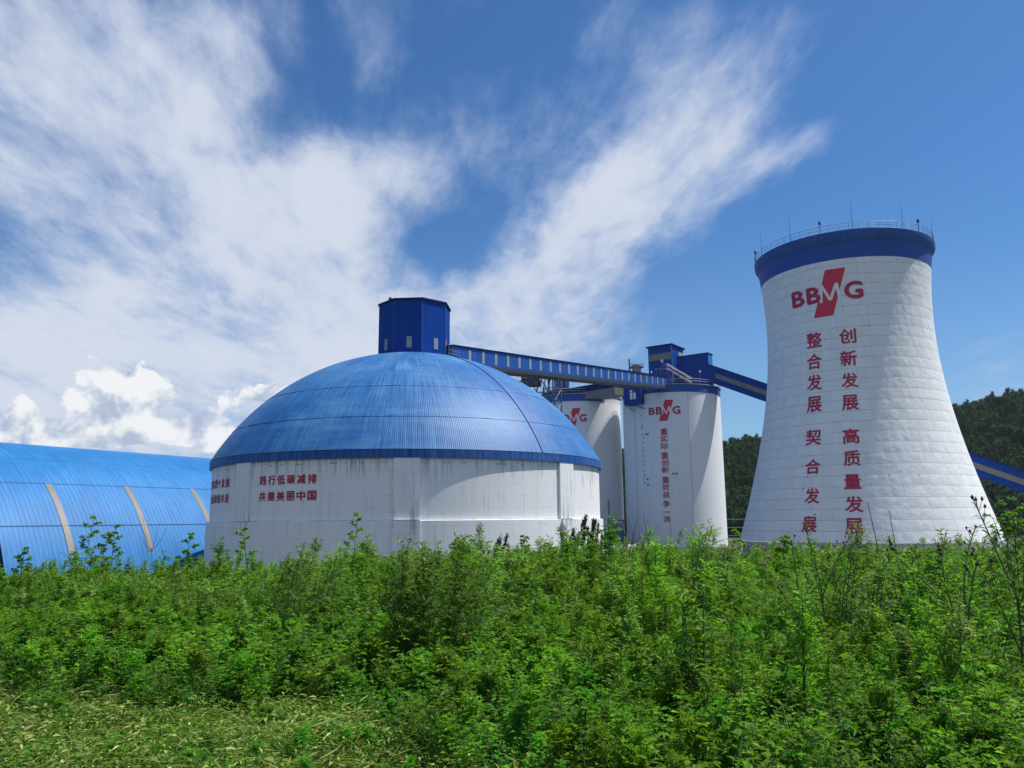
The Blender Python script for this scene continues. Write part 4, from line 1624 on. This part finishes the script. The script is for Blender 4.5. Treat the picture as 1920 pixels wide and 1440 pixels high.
def litter(pl, n=110, rad=0.32):
    """cut stalks and blades lying every way on short stubble"""
    a = rng.uniform(0, 6.28, n)
    r = rad * np.sqrt(rng.uniform(0, 1, n))
    P = np.stack([r * np.cos(a), r * np.sin(a), rng.uniform(.015, .11, n)], -1)
    pl.leaves('hay', P, rand_dir(n, -6, 22), rng.uniform(.06, .20, n), rng.uniform(.004, .010, n), rng.uniform(-.05, .2, n), .1, long=True)
    m = 80
    a = rng.uniform(0, 6.28, m)
    r = rad * np.sqrt(rng.uniform(0, 1, m))
    P = np.stack([r * np.cos(a), r * np.sin(a), 0 * r], -1)
    pl.leaves('grass_leaf', P, rand_dir(m, 35, 85), rng.uniform(.05, .14, m), .007, .3, .1, long=True)
    m = 105
    a = rng.uniform(0, 6.28, m)
    r = rad * np.sqrt(rng.uniform(0, 1, m))
    P = np.stack([r * np.cos(a), r * np.sin(a), rng.uniform(.03, .13, m)], -1)
    pl.leaves('herb_leaf', P, rand_dir(m, -10, 40), rng.uniform(.025, .05, m), rng.uniform(.012, .022, m), .2)
    m = 60
    a = rng.uniform(0, 6.28, m)
    r = rad * np.sqrt(rng.uniform(0, 1, m))
    P = np.stack([r * np.cos(a), r * np.sin(a), rng.uniform(.04, .14, m)], -1)
    pl.leaves('hay', P, rand_dir(m, -15, 40), rng.uniform(.04, .09, m), rng.uniform(.010, .024, m), .3, .25)
    for k in range(1):
        p = np.array([rng.uniform(-.2, .2), rng.uniform(-.2, .2), rng.uniform(.05, .12)])
        pl.stem('hay', curve(p, rand_dir(1, -6, 16)[0], rng.uniform(.25, .6), rand_dir(1, -10, 10)[0] * .15, 4), .0045, .003, 3)


def broadleaf(pl, base=(0, 0, 0), h=1.0, nb=9, size=.075, leaf='broad_leaf', lean=(0.05, 0, 0), lush=1.0):
    """young tree or tall broad-leaved shoot: clusters of oval leaves at the branch ends"""
    s = curve(base, (0, 0, 1), h, lean, 7)
    pl.stem('stem_green', s, 0.012, 0.004)
    ts = np.linspace(.3, 1, nb)
    P, D = along(s, ts)
    for k in range(nb):
        az = k * 2.4
        el = R(rng.uniform(15, 60))
        d = np.array([math.cos(az) * math.cos(el), math.sin(az) * math.cos(el), math.sin(el)])
        L = (.26 * (1.1 - ts[k]) + .05) * h
        br = curve(P[k], d, L, (0, 0, -.1), 4)
        pl.stem('stem_green', br, 0.005, 0.002, 3)
        n = int(11 * lush)
        p, dd = along(br, rng.uniform(.35, 1, n))
        pl.leaves(leaf, p, dd * .5 + rand_dir(n, -25, 40), size * rng.uniform(.7, 1.25, n), size * .52 * rng.uniform(.8, 1.2, n), rng.uniform(.2, .6, n), .12)


# ---- stock meshes kept out of the scene, scattered by geometry nodes as uncountable undergrowth
def stock(name, builders):
    c = bpy.data.collections.new(name)
    for i, fn in enumerate(builders):
        pl = Plant()
        fn(pl)
        o = bpy.data.objects.new('%s_%02d' % (name, i), pl.mesh(name))
        c.objects.link(o)
    return c


def scatter(name, coll, pts, kind='stuff'):
    """pts: list of (x, y, z, index, rotz, tiltx, tilty, scale)"""
    a = np.array(pts, float)
    me = bpy.data.meshes.new(name)
    me.vertices.add(len(a))
    me.vertices.foreach_set('co', a[:, :3].astype(np.float32).ravel())
    at = me.attributes.new('pick', 'INT', 'POINT')
    at.data.foreach_set('value', a[:, 3].astype(np.int32))
    at = me.attributes.new('turn', 'FLOAT_VECTOR', 'POINT')
    at.data.foreach_set('vector', np.stack([a[:, 5], a[:, 6], a[:, 4]], -1).astype(np.float32).ravel())
    at = me.attributes.new('size', 'FLOAT', 'POINT')
    at.data.foreach_set('value', a[:, 7].astype(np.float32))
    o = bpy.data.objects.new(name, me)
    COL.objects.link(o)
    tag(o, kind=kind)
    g = bpy.data.node_groups.new(name, 'GeometryNodeTree')
    g.interface.new_socket('Geometry', in_out='INPUT', socket_type='NodeSocketGeometry')
    g.interface.new_socket('Geometry', in_out='OUTPUT', socket_type='NodeSocketGeometry')
    N, Lk = g.nodes, g.links
    gi, go = N.new('NodeGroupInput'), N.new('NodeGroupOutput')
    mp = N.new('GeometryNodeMeshToPoints')
    ci = N.new('GeometryNodeCollectionInfo')
    ci.inputs['Collection'].default_value = coll
    ci.inputs['Separate Children'].default_value = True
    ci.inputs['Reset Children'].default_value = True
    ip = N.new('GeometryNodeInstanceOnPoints')
    ip.inputs['Pick Instance'].default_value = True

    def attr(nm, ty):
        n = N.new('GeometryNodeInputNamedAttribute')
        n.data_type = ty
        n.inputs['Name'].default_value = nm
        return [s for s in n.outputs if s.enabled and s.name == 'Attribute'][0]
    Lk.new(gi.outputs[0], mp.inputs['Mesh'])
    Lk.new(mp.outputs[0], ip.inputs['Points'])
    Lk.new(ci.outputs[0], ip.inputs['Instance'])
    Lk.new(attr('pick', 'INT'), ip.inputs['Instance Index'])
    er = N.new('FunctionNodeEulerToRotation')
    Lk.new(attr('turn', 'FLOAT_VECTOR'), er.inputs[0])
    Lk.new(er.outputs[0], ip.inputs['Rotation'])
    Lk.new(attr('size', 'FLOAT'), ip.inputs['Scale'])
    Lk.new(ip.outputs[0], go.inputs[0])
    md = o.modifiers.new('scatter', 'NODES')
    md.node_group = g
    return o


def nz(x, y, s, seed):
    return mnoise.noise((x * s, y * s, seed)) * 0.5 + 0.5


def mown(x, y):
    """1 where the weeds have been cut, at the front left"""
    edge = 8.1 - 0.25 * (x + 3.5) + 0.7 * (nz(x, y, 0.6, 5) - .5)
    if x > -1.5:
        edge -= (x + 1.5) * 1.25
    edge += 1.1 * (nz(x, y, 1.7, 51) - .5)
    return sstep(edge + 1.1, edge - 1.1, y)


def build_weeds():
    rn = random.Random(5)
    tall = stock('tall_weed', [
        lambda p: willow_weed(p, 'weed_leaf', h=1.0, lean=(.06, .02, 0)),
        lambda p: willow_weed(p, 'silver_leaf', h=1.0, lean=(.12, 0, 0), wind=.55),
        lambda p: willow_weed(p, 'weed_leaf', h=1.0, lean=(-.04, .05, 0), nb=20, leafy=1.2),
        lambda p: mugwort(p, 'weed_leaf', h=1.0),
        lambda p: mugwort(p, 'weed_leaf', h=1.0, lean=(-.05, .03, 0), nl=52, nb=11),
        lambda p: mugwort(p, 'herb_leaf', h=1.0, lean=(.06, -.03, 0), nl=48, nb=12),
        lambda p: broadleaf(p, h=1.0, nb=12, size=.06),
        lambda p: willow_weed(p, 'silver_leaf', h=1.0, lean=(.02, .08, 0), nb=14, leafy=1.35, wind=.25),
        lambda p: broadleaf(p, h=1.0, nb=16, size=.085, leaf='weed_leaf', lush=1.5),
        lambda p: willow_weed(p, 'weed_leaf', h=1.0, lean=(.10, 0, 0), nb=13, leafy=1.0, wind=.6, size=1.5),
        lambda p: mugwort(p, 'silver_leaf', h=1.0, lean=(.03, .03, 0), nl=40, nb=8),
    ])
    low = stock('low_herb', [
        lambda p: herb(p),
        lambda p: herb(p, h=.32, ns=17, size=.026),
        lambda p: herb(p, leaf='weed_leaf', h=.46, ns=13, size=.036),
        lambda p: mugwort(p, 'weed_leaf', h=.42, nl=30, nb=5),
        lambda p: mugwort(p, 'herb_leaf', h=.36, nl=30, nb=6),
        lambda p: herb(p, h=.25, rad=.2, ns=18, size=.034),
        lambda p: broadleaf(p, h=.38, nb=9, size=.07, leaf='herb_leaf', lush=1.2),
        lambda p: herb(p, leaf='weed_leaf', h=.36, ns=9, size=.05),
    ])
    grass = stock('grass_tuft', [
        lambda p: tuft(p),
        lambda p: tuft(p, n=30, h=.8, w=.010, droop=(.3, .9)),
        lambda p: tuft(p, n=60, h=.32, w=.007),
    ])
    cut = stock('cut_hay', [lambda p: litter(p, 48), lambda p: litter(p, 75), lambda p: litter(p, 34)])

    T, Hb, G, C = [], [], [], []
    tl = lambda: rn.gauss(0, .09)
    for k in range(30000):
        y = 4.3 + 20.5 * rn.random() ** 0.8
        x = rn.uniform(-1, 1) * (0.74 * y + 2.2)
        mw = mown(x, y)
        z = ground_z(x, y) - 0.01
        u = rn.random()
        side = x / y
        if mw > rn.random():
            if u < .22 and y < 10:
                C.append((x, y, z, rn.randrange(3), rn.uniform(0, 6.28), tl(), tl(), rn.uniform(.8, 1.3)))
            elif u < .36 and y < 10:
                Hb.append((x, y, z, rn.choice((1, 4, 5)), rn.uniform(0, 6.28), tl(), tl(), rn.uniform(.3, .65)))
            elif u < .40 and y < 10:
                G.append((x, y, z, 2, rn.uniform(0, 6.28), tl(), tl(), rn.uniform(.4, .9)))
            continue
        # how tall the thicket stands here
        hm = 0.63 + 0.18 * sstep(-.32, -.1, side) - 0.10 * sstep(.10, .35, side)
        hm *= (0.68 + 0.60 * nz(x, y, 0.55, 33)) * 0.97
        ramp = sstep(6.6, 13.0, y + 4.5 * sstep(-.12, .30, side))
        patch = nz(x, y, 0.42, 2)
        kindn = nz(x, y, 0.33, 9)
        if u < .40:
            dens = (.30 + .70 * ramp) * (.35 + .65 * sstep(.36, .60, nz(x, y, 1.1, 14)))
            if rn.random() > dens or (y > 17 and rn.random() < .3):
                continue
            sc = hm * (0.42 + 0.60 * ramp) * (0.74 + 0.5 * patch) * rn.uniform(.72, 1.25)
            if rn.random() < .10:
                sc *= rn.uniform(1.2, 1.6)
            pool = (3, 4, 5, 10, 4, 3) if kindn > .52 else ((0, 1, 2, 7, 9, 1) if kindn < .43 else (2, 5, 8, 6, 9, 10))
            T.append((x, y, z, rn.choice(pool), rn.gauss(0, .7), tl(), tl(), sc))
        elif u < .86:
            if y > 12 and rn.random() < .62:
                continue
            s = (.8 + .6 * patch) * rn.uniform(.75, 1.3) * (1.0 if y > 8 else .9)
            Hb.append((x, y, z, rn.randrange(8), rn.uniform(0, 6.28), tl() * 1.5, tl() * 1.5, s))
        elif u < .89:
            G.append((x, y, z, rn.randrange(3), rn.uniform(0, 6.28), tl(), tl(), rn.uniform(.7, 1.25)))
    # rough growth down the bank and in the yard
    for k in range(1500):
        y = rn.uniform(24, 60)
        x = rn.uniform(-1, 1) * (0.75 * y + 3)
        T.append((x, y, ground_z(x, y) - .02, rn.randrange(11), rn.uniform(0, 6.28), tl(), tl(), rn.uniform(.7, 1.3)))
    print('weeds', len(T), len(Hb), len(G), len(C))
    scatter('tall_weeds', tall, T)
    scatter('low_weeds', low, Hb)
    scatter('grass', grass, G)
    scatter('cut_grass', cut, C)


build_weeds()


# ---- wooded hill
def hill_z(x, y):
    b = math.degrees(math.atan2(x, max(y, 1)))
    crest = 36 + 9 * sstep(4, 16, b) + 3 * math.sin(b * .8) * 0.4 + 15 * sstep(20, 33, b) + 14 * sstep(34, 50, b)
    crest *= sstep(-6, 7, b) * (1 - sstep(52, 66, b))
    d = math.hypot(x, y)
    up = sstep(250, 455, d) * (1 - .5 * sstep(480, 760, d))
    n = mnoise.noise((x * .012, y * .012, 4)) * 5 + mnoise.noise((x * .03, y * .03, 8)) * 2
    return YARD - 1.0 + (crest + n - YARD - 9) * up


def build_hill():
    xs, ys = np.arange(-80, 720, 10.0), np.arange(215, 780, 10.0)
    vs = [(x, y, hill_z(x, y)) for y in ys for x in xs]
    n = len(xs)
    fs = [(j * n + i, j * n + i + 1, (j + 1) * n + i + 1, (j + 1) * n + i) for j in range(len(ys) - 1) for i in range(n - 1)]
    m, t, p, o = new_mat('hill_floor')
    v, x, y, z = objco(t)
    t.links.new(mixc(noise(v, .2, 5), (0.010, 0.020, 0.008), (0.024, 0.040, 0.014)), p.inputs['Base Color'])
    p.inputs['Roughness'].default_value = 1.0
    b = MB()
    b.v, b.f, b.uv = vs, fs, [[(0, 0)] * 4 for _ in fs]
    tag(b.build('hill', m, None, True), kind='structure')

    def tree(pl, h, w, con):
        pl.stem('bark', curve((0, 0, 0), (0, 0, 1), h * .9, (.02, .02, 0), 5), h * .02, h * .005, 5)
        nc = 64
        for k in range(nc):
            t = rng.uniform(.14, 1.0)
            rr = w * ((1.06 - t) if con else math.sin(math.pi * min(1, (t * .86 + .13))) ** .7) * rng.uniform(.45, 1.05)
            a = rng.uniform(0, 6.28)
            c = np.array([rr * math.cos(a), rr * math.sin(a), h * t])
            nl = 20
            P = c + rng.normal(0, 1, (nl, 3)) * np.array([w * .17, w * .17, h * .035])
            tn = np.clip(rng.uniform(.1, .9) + rng.uniform(-.2, .2, nl), 0, 1)
            pl.leaves('tree_leaf', P, rand_dir(nl, -25, 45), w * rng.uniform(.16, .32, nl), w * rng.uniform(.10, .18, nl), .2, tint=tn)
    coll = stock('wood_tree', [lambda p: tree(p, 9.5, 2.3, True), lambda p: tree(p, 9, 3.0, False), lambda p: tree(p, 11, 2.5, True), lambda p: tree(p, 8, 3.3, False), lambda p: tree(p, 10.5, 2.0, True)])
    rn = random.Random(21)
    pts = []
    for k in range(9000):
        b = rn.uniform(3, 40)
        d = math.sqrt(rn.uniform(262 ** 2, 500 ** 2))
        x, y = d * math.sin(R(b)), d * math.cos(R(b))
        if rn.random() < .62:
            pts.append((x, y, hill_z(x, y) - .3, rn.randrange(5), rn.uniform(0, 6.28), rn.gauss(0, .03), rn.gauss(0, .03), rn.uniform(.62, 1.12)))
    scatter('forest', coll, pts)


build_hill()


# ---- single plants one can point at
def px_point(px, py_base_dist):
    """bearing of a photo column on the ground, at a distance"""
    d = _r * ((px - 960) / 1465.0) - _u * ((1060 - 720) / 1465.0) + _f
    y = py_base_dist
    x = d.x / d.y * y
    return x, y, ground_z(x, y) - 0.02


def plant_thing(name, pl, mats_by_part, label, cat, loc, rotz=0.0, scale=1.0, group=None):
    root = thing(name, label, cat, loc, rotz, group)
    root.scale = (scale,) * 3
    for part, mats in mats_by_part:
        mats = [m for m in mats if m in pl.parts]
        if not mats:
            continue
        o = bpy.data.objects.new(part, pl.mesh(part, mats))
        COL.objects.link(o)
        o.parent = root
    return root


LEAFY = [('stem', ['stem_green']), ('foliage', ['weed_leaf', 'silver_leaf', 'broad_leaf', 'herb_leaf', 'juniper_leaf', 'tree_leaf', 'grass_leaf'])]


def build_single_plants():
    # the big clump in the middle: many canes from one root
    pl = Plant()
    for k in range(10):
        a, r = rng.uniform(0, 6.28), .42 * math.sqrt(rng.uniform(0, 1))
        willow_weed(pl, 'silver_leaf' if k % 3 else 'weed_leaf', (r * math.cos(a), r * math.sin(a), 0), rng.uniform(1.15, 1.62), (rng.uniform(-.02, .16), rng.uniform(-.08, .08), 0), 22, 1.25, .5, .42)
    plant_thing('willow_weed_clump', pl, LEAFY, 'tall clump of many bare canes with narrow windblown leaves, before the dome\'s middle pilaster', 'weed clump', px_point(795, 8.2))
    # thistles on the right
    spec = [
        (1500, 8.6, 1.80, 'forked thistle with three purple heads, below the left slogan of the cooling tower', 3, 'flower_purple'),
        (1790, 7.4, 1.78, 'wide arching thistle with dark heads, before the sunlit foot of the cooling tower', 5, 'seed_head'),
        (1895, 7.0, 1.92, 'tallest thistle, with clustered dark seed heads, where the tower edge meets the dark trees', 5, 'seed_head'),
        (1540, 9.2, 1.76, 'slender thistle with small purple heads, right of the forked one under the left slogan', 3, 'flower_purple'),
    ]
    for px, dist, h, lab, nb, fm in spec:
        pl = Plant()
        s = curve((0, 0, 0), (0, 0, 1), h * .55, (rng.uniform(-.1, .1), 0, 0), 5)
        pl.stem('stem_green', s, .012, .009, 5)
        heads = []
        for k in range(nb):
            az = k * 2 * math.pi / nb + rng.uniform(-.4, .4)
            el = R(rng.uniform(48, 76))
            d = np.array([math.cos(az) * math.cos(el), math.sin(az) * math.cos(el) * .6, math.sin(el)])
            p0, _ = along(s, np.array([rng.uniform(.45, .98)]))
            br = curve(p0[0], unit(d), h * rng.uniform(.42, .58), (rng.uniform(-.25, .25), 0, -.06), 7)
            pl.stem('stem_green', br, .008, .004, 4)
            n = 58
            p, dd = along(br, rng.uniform(.05, .97, n))
            pl.leaves('herb_leaf', p, rand_dir(n, -15, 45) + dd * .5, rng.uniform(.05, .14, n), rng.uniform(.007, .014, n), rng.uniform(.1, .5, n), .2, long=True)
            for q in range(3):
                t0, _ = along(br, np.array([rng.uniform(.72, 1.0)]))
                tw = curve(t0[0], unit(rand_dir(1, 40, 85)[0]), rng.uniform(.05, .16), (0, 0, 0), 3)
                pl.stem('stem_green', tw, .003, .002, 3)
                heads.append(tw[-1])
            heads.append(br[-1])
        n = 36
        p, dd = along(s, rng.uniform(.1, 1, n))
        pl.leaves('herb_leaf', p, rand_dir(n, -10, 40), rng.uniform(.08, .18, n), rng.uniform(.012, .024, n), .5, .2, long=True)
        pl.blobs(fm, heads, .014, .022)
        plant_thing('thistle', pl, LEAFY + [('flower_head', [fm])], lab, 'thistle', px_point(px, dist), 0, 1, 'thistles standing above the weeds')
    # mugwort stalks in front
    for px, dist, h, lab in ((1490, 5.9, 1.12, 'dark straight mugwort stalk with feathery leaves, standing nearest on the right'),
                             (1285, 7.6, 1.02, 'thin dark mugwort stalk in the middle of the low herbs, right of centre'),
                             (1170, 8.4, 1.05, 'feathery mugwort with a pale yellow-green top, below the dark juniper tips')):
        pl = Plant()
        mugwort(pl, 'weed_leaf', h=h, nl=60, nb=14)
        pl.stem('bark', curve((0, 0, 0), (0, 0, 1), h * .93, (.03, .02, 0), 8), .013, .005, 5)
        plant_thing('mugwort', pl, [('stem', ['bark', 'stem_green']), ('foliage', ['weed_leaf'])], lab, 'mugwort', px_point(px, dist), rng.uniform(0, 6), 1, 'mugwort stalks in the near weeds')
    # saplings against the shed and the store
    for px, dist, h, sz, lab in ((155, 15.5, 1.78, .085, 'leafy young sapling with two tops, before the first tan strip of the shed'),
                                 (208, 16.0, 1.60, .080, 'smaller sapling with round leaf clusters, just right of the two-topped one'),
                                 (40, 14.0, 1.25, .075, 'low broad-leaved sapling at the far left before the dark shed end'),
                                 (352, 15.0, 1.45, .085, 'crooked pale-topped sapling before the shed, next to the store wall'),
                                 (470, 13.5, 1.52, .070, 'leaning leafy shoot before the left pilaster of the store'),
                                 (660, 14.0, 1.78, .080, 'slim upright leafy shoot crossing the wall ledge, left of the dome\'s middle pilaster'),
                                 (870, 13.0, 1.38, .070, 'drooping leafy shoot before the sunlit wall, right of the middle pilaster'),
                                 (1385, 15.5, 1.42, .075, 'light green leafy shoot in the gap between the front silo and the cooling tower')):
        pl = Plant()
        broadleaf(pl, h=h, nb=15, size=sz, lean=(rng.uniform(-.12, .12), 0, 0), lush=2.2)
        if px == 155:
            broadleaf(pl, base=(.22, .1, 0), h=h * .84, nb=11, size=sz, lean=(.12, 0, 0), lush=2.0)
        plant_thing('sapling', pl, LEAFY, lab, 'sapling', px_point(px, dist), rng.uniform(0, 6), 1, 'leafy shoots standing above the weeds')
    # plumes blown over, left of centre
    for px, dist, h, lab in ((520, 11.0, 1.36, 'thin plume weed leaning right, leftmost of the plumes under the wall slogan'), (545, 10.5, 1.52, 'silvery plume weed bent to the right, under the red wall slogan'),
                             (605, 11.0, 1.42, 'shorter silvery plume weed bent right, between the slogan and the slim leafy shoot'),
                             (720, 10.0, 1.50, 'pale feathery weed with a bushy top, just left of the tall cane clump'),
                             (880, 8.8, 1.55, 'loose windblown weed with long narrow leaves, just right of the tall cane clump'),
                             (1300, 11.5, 1.62, 'broad bushy yellow-green weed rising before the base of the front silo'),
                             (1345, 12.0, 1.45, 'shorter bushy weed at the right foot of the front silo'),
                             (1575, 8.8, 1.66, 'bright bushy weed rising between the two lowest slogan characters of the tower'),
                             (1625, 8.2, 1.40, 'silvery windblown weed just below the right slogan of the tower'),
                             (1740, 9.5, 1.58, 'feathery weed at the shaded middle of the tower foot')):
        pl = Plant()
        for q in range(3):
            willow_weed(pl, 'silver_leaf', (q * .07 - .07, q * .05, 0), h * rng.uniform(.85, 1.0), (.16, 0, 0), 18, 1.1, .7)
        plant_thing('plume_weed', pl, LEAFY, lab, 'weed', px_point(px, dist), 0, 1, 'plume weeds before the store wall')
    # dark junipers by the sunlit wall
    for px, dist, h, lab in ((1072, 30, 2.9, 'small dark juniper spire before the sunlit store wall, beside the right pilaster'),
                             (1092, 29, 3.2, 'leaning dark juniper with a split tip, middle one before the sunlit wall'),
                             (1113, 29.5, 3.1, 'ragged dark juniper at the right corner of the store wall'),
                             (935, 28, 2.5, 'dark juniper tips showing over the weeds left of the right pilaster')):
        pl = Plant()
        pl.stem('bark', curve((0, 0, 0), (0, 0, 1), h * .9, (.05, 0, 0), 5), .03, .008, 5)
        for k in range(15):
            t0 = rng.uniform(.3, .95)
            d = unit(np.array([rng.normal(0, .25) + .1, rng.normal(0, .2), 1]))
            br = curve((rng.normal(0, .17), rng.normal(0, .17), h * t0 * .75), d, h * .3 * (1.15 - t0 * .6), (.05, 0, 0), 5)
            pl.stem('bark', br, .008, .003, 3)
            n = 110
            p, dd = along(br, rng.uniform(0, 1, n))
            pl.leaves('juniper_leaf', p + rng.normal(0, .025, (n, 3)), dd * .9 + rand_dir(n, -10, 60) * .6, rng.uniform(.08, .16, n), .03, 0, .1)
        r = plant_thing('juniper', pl, [('trunk', ['bark']), ('foliage', ['juniper_leaf'])], lab, 'juniper', px_point(px, dist), 0, 1, 'dark junipers by the store wall')
    # bare dead stalks before the front silo
    def twig(pl, p, d, L, r, depth, up):
        c = curve(p, d, L, (0, 0, up), 6)
        pl.stem('stem_dry', c, r, r * .45, 4)
        return c
    dead = ((1180, 13.0, 1.62, 'pale dry stalk leaning right with a raised side twig, before the gap between silos', 'lean'),
            (1213, 12.0, 1.56, 'dry stalk with arms curved up like a candlestick, before the front silo', 'fork'),
            (1240, 12.5, 1.80, 'long straight dry stalk leaning left across the front silo', 'long'),
            (1255, 13.0, 1.62, 'thin upright dry stalk directly under the silo slogan', 'thin'),
            (1183, 12.0, 1.50, 'short knobbly dry stalk at the left edge of the front silo', 'thin'),
            (290, 14.0, 1.55, 'bleached dry twig before the second tan strip of the shed', 'fork'),
            (1050, 14.0, 1.58, 'dry seeding stalk with drooping side sprays, before the right pilaster', 'spray'),
            (1680, 9.0, 1.85, 'pair of long dry stems rising before the middle of the cooling tower base', 'long'))
    for px, dist, h, lab, form in dead:
        pl = Plant()
        if form == 'fork':
            s = twig(pl, (0, 0, 0), (-.06, 0, 1), h * .78, .009, 0, 0)
            for dx, L in ((-.95, .30), (-.25, .34), (.16, .26), (.62, .28)):
                twig(pl, s[-1], unit(np.array([dx, 0, .35])), L, .0055, 0, .9)
        elif form == 'lean':
            s = twig(pl, (0, 0, 0), (.0, 0, 1), h * .72, .013, 0, 0)
            twig(pl, s[-1], unit(np.array([.3, 0, 1])), h * .36, .008, 0, .1)
            twig(pl, s[-2], unit(np.array([-.45, 0, .9])), h * .3, .006, 0, .3)
            twig(pl, s[-1], unit(np.array([.8, 0, .5])), h * .1, .005, 0, .5)
        elif form == 'long':
            s = twig(pl, (0, 0, 0), (-.14, 0, 1), h, .009, 0, 0)
            for dx in (-.7, .7):
                twig(pl, s[3], unit(np.array([dx, 0, .4])), .09, .004, 0, .3)
            if px > 1600:
                twig(pl, (.12, 0, 0), unit(np.array([-.08, 0, 1])), h * .95, .008, 0, 0)
        elif form == 'spray':
            s = twig(pl, (0, 0, 0), (.02, 0, 1), h, .006, 0, 0)
            for k in range(12):
                p, d = along(s, np.array([.55 + .4 * k / 12]))
                twig(pl, p[0], unit(np.array([(1 if k % 2 else -1) * .9, 0, .6])), .14 * (1.2 - k / 14), .0035, 0, -.5)
        else:
            s = twig(pl, (0, 0, 0), (.03, 0, 1), h, .007, 0, 0)
            for k in range(6):
                p, d = along(s, np.array([.6 + .06 * k]))
                twig(pl, p[0], unit(np.array([(1 if k % 2 else -1) * .8, 0, .6])), .05, .004, 0, 0)
        plant_thing('dry_stalk', pl, [('stem', ['stem_dry'])], lab, 'dry stalk', px_point(px, dist), 0, 1, 'bare dry stalks above the weeds')
    # bushes at the right edge, under the trees
    for px, dist, h, lab in ((1905, 11.0, 1.95, 'dark green bush rising at the right edge beside the tower foot'),
                             (1700, 8.6, 1.30, 'dense leafy bush standing left of the arching thistle')):
        pl = Plant()
        for q in range(8):
            broadleaf(pl, base=(rng.normal(0, .22), rng.normal(0, .2), 0), h=h * rng.uniform(.7, 1), nb=15, size=.055, lean=(rng.normal(0, .12), 0, 0), lush=1.6)
        plant_thing('bush', pl, LEAFY, lab, 'bush', px_point(px, dist), 0, 1)
    # broad pale leaves low on the right
    pl = Plant()
    for k in range(9):
        a = rng.uniform(0, 6.28)
        s = curve((rng.normal(0, .05), rng.normal(0, .05), 0), unit(np.array([math.cos(a) * .45, math.sin(a) * .45, 1])), rng.uniform(.28, .5), (math.cos(a) * .2, math.sin(a) * .2, 0), 4)
        pl.stem('stem_green', s, .006, .004, 4)
        p, d = along(s, np.array([1.0]))
        pl.leaves('weed_leaf', p, unit(np.array([[math.cos(a), math.sin(a), .1]])), .13, .11, .3, .08, tint=np.array([.95]))
    plant_thing('broad_leaved_weed', pl, LEAFY, 'low weed with a few broad yellow-green leaves, beside the nearest mugwort stalk', 'weed', px_point(1385, 6.5))
    # yellow flowers low on the right
    pl = Plant()
    hs = []
    for k in range(6):
        a = rng.uniform(0, 6.28)
        s = curve((0, 0, 0), unit(np.array([math.cos(a) * .3, math.sin(a) * .3, 1])), rng.uniform(.7, .92), (0, 0, 0), 4)
        pl.stem('stem_green', s, .004, .002, 3)
        hs.append(s[-1])
        n = 12
        p, d = along(s, rng.uniform(.2, .95, n))
        pl.leaves('herb_leaf', p, rand_dir(n, 0, 45), .06, .016, .3)
    pl.blobs('flower_yellow', hs, .022, .014)
    plant_thing('yellow_flowers', pl, LEAFY + [('flower_head', ['flower_yellow'])], 'small plant with a few yellow flower heads among the weeds on the right', 'flower', px_point(1718, 7.6))


build_single_plants()


# ------------------------------------------------------------------ a little summer haze in the air
def build_haze():
    b = MB()
    b.box((0, 0, 52), (2900, 2900, 130))
    m = bpy.data.materials.new('haze')
    m.use_nodes = True
    t = m.node_tree
    t.nodes.clear()
    out = t.nodes.new('ShaderNodeOutputMaterial')
    v = t.nodes.new('ShaderNodeVolumePrincipled')
    v.inputs['Color'].default_value = (0.80, 0.88, 1.0, 1)
    v.inputs['Density'].default_value = HAZE
    v.inputs['Anisotropy'].default_value = 0.1
    t.links.new(v.outputs[0], out.inputs['Volume'])
    try:
        m.cycles.homogeneous_volume = True
    except Exception:
        pass
    o = b.build('haze', m)
    tag(o, kind='stuff')


HAZE = 0.00009
build_haze()
